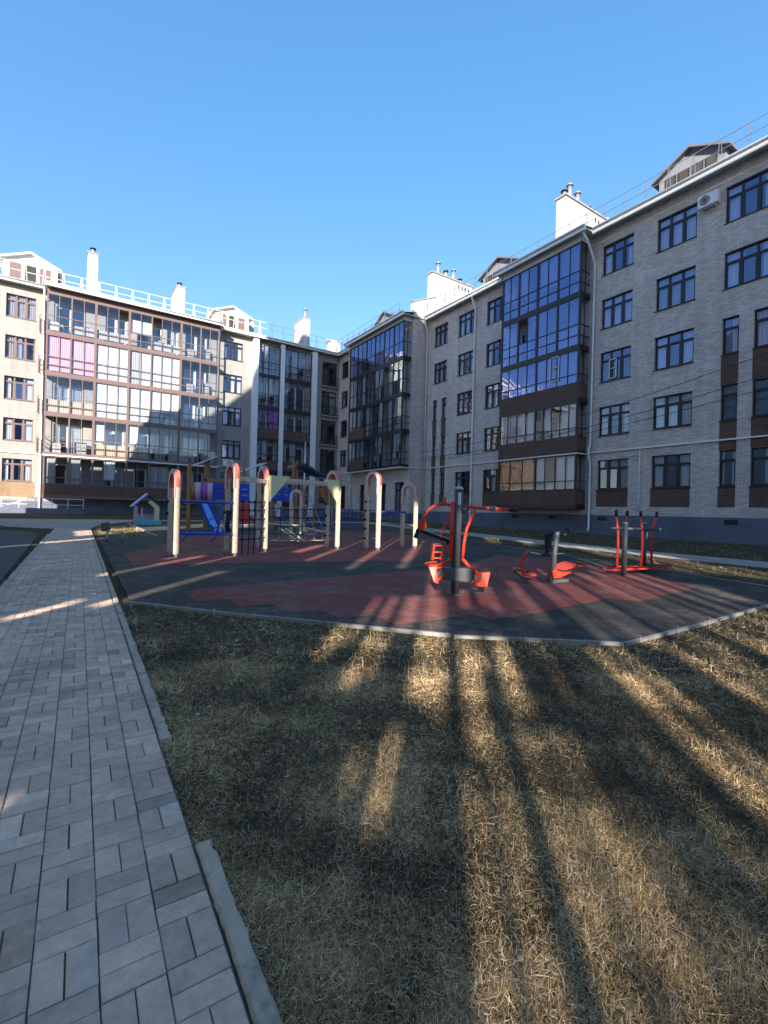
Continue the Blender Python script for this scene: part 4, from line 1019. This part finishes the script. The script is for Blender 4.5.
# crossbar frames: blue bars between the two path-side portals
t = thing('blue_climbing_bars', (2.4,10.5,gz(2.4,10.5)), 'blue horizontal bars with zigzag braces between the two left frames', 'climbing bars')
for h in (1.16,.50):
    m = MB(); m.tube([(1.86,10.33,gz(2,10)+h),(2.96,10.25,gz(2,10)+h)], .026, 8); m.build('bar', M['blue'], t)
    m = MB(); m.tube([(1.82,10.86,gz(2,10)+h),(2.92,10.72,gz(2,10)+h)], .024, 8); m.build('bar', M['blue'], t)
m = MB()
for x in (1.9,2.5):
    m.tube([(x,10.33,.42),(x+.16,10.32,.60),(x+.30,10.31,.6)], .016, 6)
m.tube([(2.62,10.3,.6),(2.74,10.3,1.24)], .018, 6)
m.tube([(2.55+.11*math.cos(a),10.3,.82+.11*math.sin(a)) for a in np.linspace(0,6.28,17)], .014, 6); m.build('zigzag_brace', M['blue'], t)
m = MB(); m.tube([(1.86,10.4,1.1),(1.87,10.42,.75),(1.86,10.4,.62)], .05, 8); m.tube([(2.9,10.45,1.1),(2.88,10.47,.75),(2.9,10.45,.62)], .05, 8); m.build('padded_sleeve', M['rope'], t)
# rope net between second and third frame
t = thing('climbing_net', (3.45,10.9,gz(3.45,10.9)), 'dark blue rope climbing net hung between two beige frames', 'climbing net')
m = MB()
for h in (.38,.60,.82,1.03,1.22): m.tube([(2.99+(3.93-2.99)*q, 10.27+(11.0-10.27)*q, .1+h-.03*math.sin(q*3.14)) for q in np.linspace(0,1,9)], .014, 6)
for q in (.22,.42,.6,.8): 
    x, y = 2.99+.94*q, 10.27+.73*q; m.tube([(x,y,.1),(x+.01,y,.7),(x,y,1.34)], .013, 6)
m.build('rope_mesh', M['rope'], t)
m = MB()
for q in (.22,.42,.6,.8):
    for h in (.38,.60,.82,1.03,1.22): m.tube([(2.99+.94*q-.03,10.27+.73*q,.08+h),(2.99+.94*q+.03,10.27+.73*q,.08+h)], .026, 7)
m.build('rope_clamp', M['black'], t)
t = thing('rope_rails', (4.95,11.7,gz(4.95,11.7)), 'dark blue ropes strung one above another behind the long overhead beam', 'climbing ropes')
for h in (.42,.64,.86,1.08):
    m = MB(); m.tube([(4.02+1.85*q,11.78-.18*q,.12+h-.05*math.sin(q*3.14)) for q in np.linspace(0,1,9)], .013, 6); m.build('rope', M['rope'], t)
for q in (.3,.62):
    m = MB(); m.tube([(4.02+1.85*q,11.78-.18*q,.12+z_) for z_ in (.35,.7,1.1)], .012, 6); m.build('rope', M['rope'], t)
t = thing('low_fence', (11.5,23.2,gz(11.5,23)), 'low dark blue tubular fence along the far edge of the playground', 'fence')
m = MB()
for zz in (.35,.95): m.bar((8.6,24.6,.22+zz),(14.4,24.6,.24+zz),.04)
for u in np.linspace(8.6,14.4,24): m.bar((u,24.6,.3),(u,24.6,1.17),.022)
m.build('fence_panel', M['blue'], t)
# long overhead beam with yellow gussets
t = thing('overhead_beam', (4.9,11.07,gz(4.9,11)), 'long horizontal beige beam with pale yellow triangular gussets at its ends', 'play beam')
m = MB(); m.bar((2.98,10.30,1.80),(3.93,11.02,1.80),.07,.10); m.build('link_beam', M['beigepost'], t)
m = MB(); m.bar((3.93,11.0,1.86),(5.93,11.10,1.84),.09,.10); m.build('beam', M['beigepost'], t, bevel=.01)
m = MB(); m.bar((4.03,11.76,1.86),(5.87,11.58,1.84),.09,.08); m.build('beam', M['beigepost'], t)
for (p, q, y) in ((3.96,4.50,10.95),(5.90,5.44,11.05)):
    m = MB(); m.prism([(p,y,1.95),(q,y+.01,1.95),(p+.03*(1 if q>p else -1),y,1.33)], (0,-.02,0)); m.build('gusset', M['yellow'], t)
m = MB(); m.prism([(5.82,11.52,1.75),(5.45,11.52,1.75),(5.84,11.52,1.3)], (0,-.02,0)); m.build('gusset', M['ochre'], t)
m = MB()
for q in np.linspace(.1,.92,9):
    x = 3.93+2*q; m.tube([(x,11.3,1.82),(x,11.3,1.55)], .009, 5); m.tube([(x-.05,11.3,1.52),(x+.05,11.3,1.52)], .016, 6)
m.build('hanging_grip', M['chain'], t)
# hanging bridge: deck beams with chains and stepping slats
t = thing('hanging_bridge', (5.4,13.0,gz(5.4,13)), 'beige suspended plank bridge with short chains behind the overhead beam', 'play bridge')
m = MB(); m.bar((3.2,12.6,.64),(4.9,13.3,.70),.22,.08); m.bar((4.9,13.3,.70),(5.95,13.5,.66),.22,.08); m.build('deck', M['beigepost'], t, bevel=.01)
m = MB(); m.bar((5.9,13.4,.62),(6.75,13.1,.46),.2,.07); m.build('ramp_plank', M['beigepost'], t)
for (a, b) in (((5.2,12.9,.60),(5.75,12.8,.24)),((5.0,12.9,.62),(5.55,12.8,.24))):
    m = MB(); m.bar(a,b,.14,.05); m.build('step_plank', M['yellow'], t)
m = MB(); m.prism([(5.6,12.75,.95),(5.82,12.75,.52),(5.55,12.75,.52)], (0,-.02,0)); m.build('gusset', M['yellow'], t)
m = MB(); m.bar((4.55,12.4,.30),(6.3,12.2,.30),.05,.02); m.build('slat', M['beigepost'], t)
for q in np.linspace(0,1,8):
    x, y = 4.55+1.75*q, 12.4-.2*q
    m = MB(); m.tube([(x,y,1.7 if q in (0,1) else .66),(x,y,.30)], .010, 5); m.tube([(x,y,.30),(x,y,.38)], .028, 6); m.build('chain', M['chain'], t)
# arched metal climber behind
t = thing('arch_climber', (6.9,14.3,gz(6.9,14.3)), 'thin silver curved climbing rails behind the right end of the overhead beam', 'climber')
for (a, b) in (((6.35,14.6),(6.95,14.4)),((6.75,14.8),(7.32,14.5))):
    m = MB(); m.tube([(a[0]+(b[0]-a[0])*(1-math.cos(s)), a[1]+(b[1]-a[1])*(1-math.cos(s)), .15+1.55*math.cos(s*.98)*1.0) for s in np.linspace(.02,1.57,13)], .018, 6); m.build('rail', M['steel'], t)
m = MB()
for s in np.linspace(.3,1.4,6):
    a = (6.35+.6*(1-math.cos(s)),14.6-.2*(1-math.cos(s)),.15+1.55*math.cos(s*.98)); b = (6.75+.57*(1-math.cos(s)),14.8-.3*(1-math.cos(s)),.15+1.55*math.cos(s*.98)); m.tube([a,b], .012, 5)
m.build('rung', M['steel'], t)
# blue bar linking the two right-hand frames, sloping beam to the ground
t = thing('link_bars', (7.5,10.9,gz(7.5,10.9)), 'single straight blue bar between the two rightmost hooped frames', 'play bar')
m = MB(); m.tube([(6.86,10.6,1.15),(8.12,11.1,1.16)], .028, 8); m.build('bar', M['blue'], t)
m = MB(); m.tube([(6.72,10.7,.45),(6.9,10.5,.45)], .012, 6); m.build('thin_rung', M['steel'], t)
t = thing('balance_plank', (9.2,11.2,gz(9.2,11.2)), 'sloping beige plank with black underside running from the rightmost frame to the ground', 'balance beam')
m = MB(); m.bar((8.0,10.85,.82),(10.4,11.75,.30),.16,.03); m.build('plank', M['beigepost'], t)
m = MB(); m.bar((8.3,10.95,.70),(10.4,11.75,.24),.10,.07); m.bar((10.3,11.7,.28),(10.3,11.7,.1),.08,.08); m.build('carrier_beam', M['black'], t)

# play tower with slide
t = thing('play_tower', (4.8,20.5,gz(4.8,20.5)), 'far wooden play tower with blue slide, purple drums and pale lean-to roof', 'play tower')
for (x,y,h) in ((4.0,20.2,2.65),(4.18,20.9,2.65),(4.72,20.5,2.8),(4.92,21.0,2.95)): post(t,x,y,h,.12,'ochre')
m = MB(); m.prism([(4.22,20.1,2.82),(5.12,20.1,3.26),(5.12,20.1,3.31),(4.22,20.1,2.87)], (0,1.0,0)); m.build('roof', M['roofgrey'], t)
m = MB(); m.box(3.95,4.95,20.15,21.0,1.28,1.36); m.build('platform', M['ochre'], t)
for (x,mt) in ((4.13,'ochre'),(4.32,'pinkplastic'),(4.58,'purple'),(4.79,'pinkplastic')):
    m = MB(); m.tube([(x,20.15,1.45),(x,20.15,2.15)], .125 if mt != 'ochre' else .08, 14); m.build('drum', M[mt], t)
for (a,b) in ((4.95,5.52),(6.08,6.52)):
    m = MB(); m.box(a,b,20.4,20.44,1.49,2.2); o = m.build('panel', M['blue'], t, bevel=.008)
    h = MB()
    for u in (.3,.5,.7):
        for v in (1.72,1.96): h.tube([(a+(b-a)*u,20.395,v),(a+(b-a)*u,20.37,v)], .032, 8)
    h.build('peg_hole', M['roofgrey'] if a > 6 else M['navy'], o)
m = MB(); m.bar((4.7,20.4,2.29),(5.56,20.4,2.29),.07,.08); m.bar((5.5,20.4,.2),(5.5,20.4,2.3),.1,.1); m.build('beam', M['ochre'], t)
# slide: bed with raised sides and a flat run-out
m = MB(); m.prism([(4.36,19.9,1.36),(4.64,19.9,1.36),(4.93,19.2,.40),(4.60,19.2,.40)], (.0,-.0,-.04)); m.prism([(4.60,19.2,.40),(4.93,19.2,.40),(5.03,18.9,.26),(4.72,18.9,.26)], (0,0,-.05))
o = m.build('slide', M['blue_slide'], t)
m = MB()
for (a,b,c) in (((4.34,19.9,1.42),(4.58,19.2,.46),(4.70,18.9,.32)),((4.66,19.9,1.42),(4.95,19.2,.46),(5.05,18.9,.32))): m.bar(a,b,.03,.14); m.bar(b,c,.03,.12)
m.build('slide_side', M['blue'], o)
m = MB()
for h in np.linspace(.4,1.15,4): m.bar((3.66,20.2,h),(4.05,20.2,h),.05,.05)
m.bar((3.68,20.2,.2),(3.68,20.2,1.3),.06); m.build('ladder', M['ochre'], t)
m = MB(); m.tube([(4.55,20.12,2.22),(4.62,20.1,2.36),(4.66,20.12,2.22)], .03, 8); m.build('knob', M['black'], t)
# red panel and little red slide
t = thing('spring_slide', (6.5,20.2,gz(6.5,20.2)), 'red plastic panel with short red chute in the far play area', 'slide')
m = MB(); m.box(6.1,6.48,20.2,20.25,.48,1.34); m.build('panel', M['red'], t)
m = MB(); m.prism([(6.52,20.2,.86),(6.74,20.2,.86),(6.98,19.7,.34),(6.74,19.7,.34)], (0,0,-.08)); m.build('chute', M['red'], t)
m = MB(); m.box(6.08,6.12,20.2,20.26,.15,1.4); m.box(6.46,6.5,20.2,20.26,.15,1.4); m.bar((6.7,19.8,.3),(6.7,19.8,.15),.08); m.build('leg', M['ochre'], t)
# second play tower
t = thing('play_tower', (8.5,22.0,gz(8.5,22)), 'second far play tower with long blue panel and dark wavy roof', 'play tower')
for (x,y,h) in ((6.75,22,3.1),(9.2,22,3.3),(9.56,22.4,3.35),(8.2,22,1.3),(9.95,22.2,1.2),(10.35,22,1.2),(8.0,22.8,1.6)): post(t,x,y,h,.10,'ochre')
m = MB(); m.prism([(6.75,21.6,2.86),(7.7,21.6,3.28),(7.7,21.6,3.34),(6.75,21.6,2.92)], (0,1.1,0)); m.build('roof', M['roofgrey'], t)
m = MB(); pts = [(9.35,3.25),(9.8,3.34),(10.15,3.2),(10.5,2.98),(11.0,2.9),(11.6,2.92)]
for i in range(len(pts)-1):
    (a,b),(c,d) = pts[i],pts[i+1]; m.prism([(a,22.0,b),(c,22.0,d),(c,22.0,d+.12),(a,22.0,b+.16)], (0,1.2,0))
m.build('wavy_roof', M['navy'], t)
m = MB(); m.box(7.5,8.72,20.6,20.65,1.52,2.16); o = m.build('panel', M['blue'], t, bevel=.01)
m = MB(); m.box(7.6,7.66,20.6,20.66,.2,2.2); m.box(8.6,8.66,20.6,20.66,.2,2.2); m.build('panel_post', M['ochre'], t)
m = MB(); m.box(8.0,10.4,21.9,22.6,1.15,1.22); m.build('platform', M['ochre'], t)
m = MB(); m.bar((11.5,22.2,3.0),(11.5,22.2,.2),.09); m.build('roof_post', M['ochre'], t)
# wavy low info plate seen under the blue panel
t = thing('rider_panel', (8.1,21.2,gz(8.1,21.2)), 'small white board on a thin post under the long blue panel', 'sign board')
m = MB(); m.tube([(8.1,21.2,.2),(8.1,21.2,1.4)], .03, 8); m.build('post', M['steel'], t)
m = MB(); m.box(7.97,8.23,21.16,21.19,1.1,1.42); m.build('board', M['white'], t)

# playhouse
t = thing('playhouse', (3.15,25.0,gz(3.15,25)), 'small open playhouse with blue roof, turquoise base and cream side by the tower', 'playhouse')
z = gz(3.1,25)
m = MB(); m.prism([(2.5,24.75,1.09),(3.1,24.75,1.66),(3.1,24.75,1.74),(2.42,24.75,1.11)], (0,.9,0)); m.build('roof', M['blue_slide'], t)
m = MB(); m.prism([(3.1,24.75,1.66),(3.62,24.75,1.16),(3.70,24.75,1.18),(3.1,24.75,1.74)], (0,.9,0)); m.build('roof', M['navy'], t)
m = MB(); m.prism([(3.24,24.8,1.42),(3.62,24.8,1.12),(3.62,24.8,z),(3.40,24.8,z),(3.40,24.8,1.05),(3.12,24.8,1.32)], (0,.05,0)); m.build('front_panel', M['yellow'], t)
m = MB(); m.box(2.56,2.68,24.8,24.86,z,1.12); m.build('front_post', M['pinkplastic'], t)
m = MB(); m.prism([(2.62,24.7,z),(3.7,24.7,z),(3.7,24.7,z+.24),(3.4,24.7,z+.22),(3.28,24.7,z+.30),(3.1,24.7,z+.34),(2.7,24.7,z+.36),(2.62,24.7,z+.30)], (0,.05,0)); m.build('base_panel', M['turq'], t)
m = MB(); m.box(2.6,2.66,25.5,25.56,z,1.15); m.box(3.56,3.62,25.5,25.56,z,1.15); m.box(2.62,3.6,25.52,25.56,z,.75); m.box(2.86,2.92,24.9,24.95,.5,1.05); m.build('back_panel', M['pinkplastic'], t)
# bench
t = thing('bench', (1.0,14.5,gz(1,14.5)), 'old slatted bench with pale metal legs between path and playground', 'bench')
m = MB()
for q in (0,.1,.2): m.bar((.86,14.46+q,.44),(1.24,14.40+q,.43),.085,.025)
z = gz(1,14.5)
m.build('seat', M['wood'], t)
m = MB(); m.bar((.84,14.44,.46),(.80,14.42,.68),.05,.2); m.bar((.84,14.66,.46),(.80,14.66,.68),.05,.05); m.build('backrest', M['frame_red'], t)
for (x,y) in ((.87,14.45),(1.22,14.40),(.87,14.68),(1.22,14.63)):
    m = MB(); m.tube([(x,y,z),(x,y,.43)], .016, 8); m.build('leg', M['steel'], t)
# street lamp behind the playground
t = thing('street_lamp', (15.5,34.8,gz(15.5,34.8)), 'slim grey street lamp in front of the white pillars of the left house', 'street lamp')
m = MB(); m.tube([(15.5,34.8,.3),(15.5,34.8,3.2),(15.5,34.8,6.6)], [.09,.08,.055], 12); m.build('pole', M['steel'], t)
m = MB(); m.tube([(15.5,34.8,6.5),(15.3,34.6,6.75),(14.9,34.2,6.85)], .035, 8); m.build('arm', M['steel'], t)
m = MB(); m.box(14.6,15.0,34.0,34.3,6.8,6.9); m.build('lamp_head', M['greypole'], t)

# ------------------------------------------------------------------ fitness machines
def frame_at(x, y):
    z = gz(x,y)+.02
    return lambda s, h, d=0: (x+rt.x*s+fw.x*d, y+rt.y*s+fw.y*d, z+h)
# chest press / pull-down on one pole
T = frame_at(4.33,4.75)
t = thing('chest_press_machine', (4.33,4.75,gz(4.33,4.75)), 'red two-station chest press machine on a tall grey pole', 'exercise machine')
m = MB(); m.tube([T(0,0),T(0.0,.7),T(0.02,1.40)], .056, 20); m.tube([T(0,0),T(0,.02)], .11, 16); o = m.build('pole', M['greypole'], t)
m = MB(); m.tube([T(.02,1.395),T(.02,1.425),T(.02,1.445)], [.062,.060,.03], 20); m.build('cap', M['steel'], o)
m = MB(); m.prism([T(-.002,1.20,-.06),T(.038,1.20,-.06),T(.038,1.36,-.06),T(-.002,1.36,-.06)], (0,-.002,0)); m.build('label_plate', M['white'], o)
m = MB(); m.tube([T(-.075,.48,-.05),T(-.072,.9,-.05),T(-.068,1.24,-.05)], .024, 12); m.build('upright_bar', M['red'], t)
m = MB(); m.tube([T(-.06,1.19),T(-.18,1.205),T(-.30,1.185),T(-.385,1.12),T(-.44,1.03),T(-.48,.94),T(-.515,.85)], .021, 12); o = m.build('pull_arm', M['red'], t)
m = MB(); m.tube([T(-.515,.86),T(-.55,.74)], .026, 10); m.build('grip', M['black'], o)
m = MB(); m.tube([T(-.19,1.19),T(-.17,1.24),T(-.165,1.30)], [.03,.024,.016], 8); m.build('knob', M['red'], o)
m = MB(); m.prism([T(-.50,.98),T(-.43,1.0),T(-.40,.90),T(-.44,.84),T(-.52,.87)], Vector(T(0,0,.03))-Vector(T(0,0,0))); m.build('pad', pmat('orange red pad', (.75,.10,.03),.4,.1,6), o)
m = MB(); m.tube([T(-.07,1.10,.02),T(-.15,.93,.06),T(-.20,.76,.09)], .014, 8); m.build('link_rod', M['red'], t)
m = MB()
for (a,b) in (((-.28,.66),(-.30,.44)),((-.14,.66),(-.19,.44))): m.bar(T(a[0],a[1],.12),T(b[0],b[1],.12),.02,.02)
for h in (.64,.55,.47): m.bar(T(-.28+.0*h,h,.12),T(-.16,h,.12),.018,.018)
o = m.build('seat_back', M['red'], t)
m = MB(); m.bar(T(-.31,.67,.13),T(-.33,.42,.13),.018,.03); m.bar(T(-.29,.66,.13),T(-.15,.67,.13),.03,.02); m.build('back_frame', M['black'], o)
m = MB(); m.tube([T(-.072,.49,-.05),T(-.13,.44,-.06),T(-.22,.40,-.05)], .022, 10); m.build('lower_arm', M['red'], t)
m = MB(); m.prism([T(-.37,.38,.1),T(-.20,.40,.1),T(-.18,.38,-.12),T(-.36,.36,-.12)], (0,0,-.02)); m.prism([T(-.37,.37,-.12),T(-.27,.38,-.12),T(-.24,.16,-.16),T(-.30,.18,-.16)], Vector(T(0,0,.02))-Vector(T(0,0,0))); m.prism([T(-.26,.18,-.15),T(-.17,.26,-.15),T(-.17,.30,-.15),T(-.26,.22,-.15)], Vector(T(0,0,.02))-Vector(T(0,0,0)))
m.build('seat', M['red'], t)
m = MB(); m.tube([T(-.42,.40,.0),T(-.36,.41,.06),T(-.24,.42,.1)], .012, 8); m.build('seat_rim', M['red'], t)
m = MB(); m.prism([T(-.22,.36,-.07),T(.20,.36,-.07),T(.25,.30,-.07),T(.24,.22,-.07),T(.18,.17,-.07),T(-.18,.20,-.07),T(-.25,.27,-.07)], Vector(T(0,0,.14))-Vector(T(0,0,0))); m.build('bearing_box', M['greypole'], t, bevel=.012)
m = MB(); m.tube([T(.06,1.12,-.02),T(.14,1.17,-.02)], .045, 10); m.build('pivot', M['black'], t)
m = MB(); m.tube([T(.10,1.18,-.03),T(.3,1.165,-.03),T(.74,1.15,-.03)], .022, 12); o = m.build('press_arm', M['red'], t)
m = MB(); m.tube([T(.42,1.16,-.03),T(.5,1.157,-.03)], .026, 12); m.tube([T(.68,1.152,-.03),T(.80,1.147,-.03)], .026, 12); m.build('grip', M['black'], o)
m = MB(); m.tube([T(.24,1.16,-.03),T(.20,1.05,-.03),T(.13,.88,-.03),T(.10,.70,-.03),T(.085,.47,-.03)], .020, 12); m.build('push_lever', M['red'], t)
m = MB(); m.tube([T(.085,.48,-.03),T(.16,.40,-.04),T(.26,.32,-.05),T(.31,.25,-.05)], .023, 10); m.build('lower_arm', M['red'], t)
m = MB(); m.prism([T(.30,.31,-.10),T(.44,.33,-.10),T(.46,.30,.12),T(.32,.28,.12)], (0,0,-.02)); m.prism([T(.33,.31,-.11),T(.44,.32,-.11),T(.39,.13,-.15),T(.20,.15,-.15),T(.22,.19,-.15),T(.31,.19,-.15)], Vector(T(0,0,.02))-Vector(T(0,0,0))); m.build('seat', M['red'], t)
m = MB(); m.tube([T(.26+.15*(1-math.cos(a)),.335,.02+.13*math.sin(a)) for a in np.linspace(0,6.283,21)], .010, 6); m.build('seat_rim', M['black'], t)
# dry weeds round the foot
m = MB()
for i in range(150):
    a = random.uniform(0,6.28); r0 = random.uniform(.05,.22); x, y = 4.33+r0*math.cos(a), 4.75+r0*math.sin(a)-.04; z = gz(x,y)+.02; L = random.uniform(.03,.10); b = a+random.uniform(-1,1); q = random.uniform(.3,1.0)*L
    m.face([(x-.002,y,z),(x+.002,y+.001,z),(x+math.cos(b)*q,y+math.sin(b)*q,z+L*.8)])
tag(m.build('dry_weed', pmat('dry weed', (.3,.24,.15),.9,.3,30)), 'withered weeds growing round the foot of the grey pole', 'weeds', kind='stuff')

# exercise bike
T = frame_at(6.52,4.88)
t = thing('exercise_bike', (6.52,4.88,gz(6.52,4.88)), 'low red and grey outdoor exercise bike with black handles, middle machine', 'exercise machine')
m = MB(); m.tube([T(.02,0),T(.04,.45),T(.075,.82)], .040, 16); m.tube([T(.02,0),T(.02,.02)], .09, 14); o = m.build('post', M['greypole'], t)
m = MB(); m.tube([T(.073,.74),T(.077,.83)], .043, 16); m.build('cap', M['steel'], o)
m = MB(); m.box(-.06,.06,-.06,.06,0,.01); m = MB(); m.bar(T(-.055,.78,.03),T(-.055,.56,.03),.07,.09); m.bar(T(-.07,.56,.03),T(-.075,.46,.03),.035,.04); m.build('console', M['black'], t)
m = MB(); m.tube([T(-.06,.77),T(.0,.81),T(.08,.84),T(.10,.80)], .014, 8); m.tube([T(.08,.80),T(.18,.765),T(.23,.78),T(.265,.85),T(.25,.88),T(.21,.85)], .014, 8); m.tube([T(.08,.79,.02),T(.13,.76,.2),T(.2,.8,.28)], .014, 8); o = m.build('handlebar', M['black'], t)
m = MB(); m.tube([T(.19,.77),T(.23,.79)], .018, 8); m.build('bar_end', M['steel'], o)
m = MB(); m.tube([T(-.39,.50),T(-.44,.44),T(-.48,.34),T(-.485,.25),T(-.46,.18),T(-.41,.12)], [.022,.024,.026,.026,.026,.026], 12); m.build('front_arm', M['red'], t)
m = MB(); m.prism([T(-.50,.10,-.10),T(-.27,.11,-.10),T(-.24,.12,.08),T(-.47,.11,.08)], (0,0,.03)); o = m.build('foot_plate', M['red'], t, bevel=.01)
m = MB(); m.tube([T(-.56+.0,.13,-.02),T(-.60,.17,.02),T(-.55,.19,.08),T(-.42,.16,.12),T(-.27,.13,.08)], .012, 6); m.tube([T(-.58,.15,-.02),T(-.5,.08,-.11),T(-.38,.07,-.12)], .012, 6); m.build('foot_strap', M['black'], o)
m = MB(); m.tube([T(-.39,.50),T(-.28,.47),T(-.15,.455),T(.05,.47),T(.22,.48),T(.28,.48)], .011, 8); m.build('cross_rod', M['greypole'], t)
m = MB(); m.bar(T(-.16,.445,.0),T(-.03,.445,.0),.06,.035); m.build('hinge', M['black'], t)
m = MB(); m.prism([T(-.02,.20,-.10),T(.10,.23,-.12),T(.40,.31,-.08),T(.52,.30,.02),T(.25,.35,.12),T(.10,.29,.10)], (0,0,-.03)); m.prism([T(-.03,.20,-.10),T(.30,.19,-.10),T(.10,.09,-.10),T(.0,.08,-.10)], Vector(T(0,0,.04))-Vector(T(0,0,0))); o = m.build('seat', M['red'], t, bevel=.008)
m = MB(); m.bar(T(.05,.225,-.13),T(.27,.215,-.13),.02,.02); m.bar(T(.40,.325,-.05),T(.56,.31,.03),.05,.02); m.build('seat_trim', M['black'], o)
m = MB(); m.bar(T(0,.03,-.03),T(.26,.05,-.02),.06,.05); m.bar(T(-.02,.02),T(-.02,.14),.06); m.build('base_foot', M['greypole'], t)
# air walker with four red levers
T = frame_at(8.6,4.86)
t = thing('air_walker', (8.9,4.9,gz(8.9,4.9)), 'air walker with four upright red levers and two grey posts, rightmost machine', 'exercise machine')
m = MB(); m.tube([T(0,0),T(0,.97)], .048, 16); o = m.build('post', M['greypole'], t); m = MB(); m.tube([T(0,.965),T(0,.99)], .052, 16); m.build('cap', M['steel'], o)
P2 = (9.6,5.03); z2 = gz(*P2)+.02
m = MB(); m.tube([(P2[0],P2[1],z2),(P2[0],P2[1],z2+.97)], .048, 16); o = m.build('post', M['greypole'], t); m = MB(); m.tube([(P2[0],P2[1],z2+.965),(P2[0],P2[1],z2+.99)], .052, 16); m.build('cap', M['steel'], o)
c0 = Vector(T(0,.88)); c1 = Vector((P2[0],P2[1],z2+.86)); dd = (c1-c0)
m = MB(); m.tube([c0-Vector((rt.x,rt.y,0))*.26, c0+Vector((rt.x,rt.y,0))*.06], .022, 10); m.tube([c0,c1], .024, 10); m.tube([c1, c1+Vector((rt.x,rt.y,0))*.30], .022, 10); m.tube([c0+Vector((.0,.0,-.01)), c1+Vector((rt.x,rt.y,0))*.1], .018, 8); o = m.build('axle', M['greypole'], t)
m = MB(); m.tube([c1+Vector((rt.x,rt.y,0))*.30, c1+Vector((rt.x,rt.y,0))*.33], .03, 10); m.build('end_cap', M['white'], o)
for (x,y,bn) in ((8.53,4.96,.03),(9.30,5.24,-.02),(9.42,4.98,.03),(9.98,5.05,-.06)):
    z = gz(x,y)+.02
    m = MB(); m.tube([(x,y,z+.10),(x+bn*.6*rt.x,y+bn*.6*rt.y,z+.55),(x+bn*rt.x*.3,y+bn*.3*rt.y,z+.82),(x-bn*rt.x,y-bn*rt.y,z+1.12)], .022, 10); o = m.build('lever', M['red'], t)
    m = MB(); m.tube([(x-bn*rt.x,y-bn*rt.y,z+1.11),(x-bn*rt.x*1.2,y-bn*rt.y*1.2,z+1.22)], .026, 10); m.build('grip', M['black'], o)
for (a, b) in (((8.30,5.02),(9.55,4.80)),((8.95,5.25),(10.25,4.85))):
    z = gz(9,5)+.02
    m = MB(); m.bar((a[0],a[1],z+.11),(b[0],b[1],z+.11),.16,.035); o = m.build('foot_board', M['red'], t, bevel=.01)
    m = MB(); m.bar((a[0],a[1],z+.135),(b[0],b[1],z+.135),.10,.012); m.build('tread', M['black'], o)
m = MB(); m.tube([(9.62,5.0,z2+.66),(9.62,5.0,z2+.80)], .03, 10); m.build('buffer', M['white'], t)
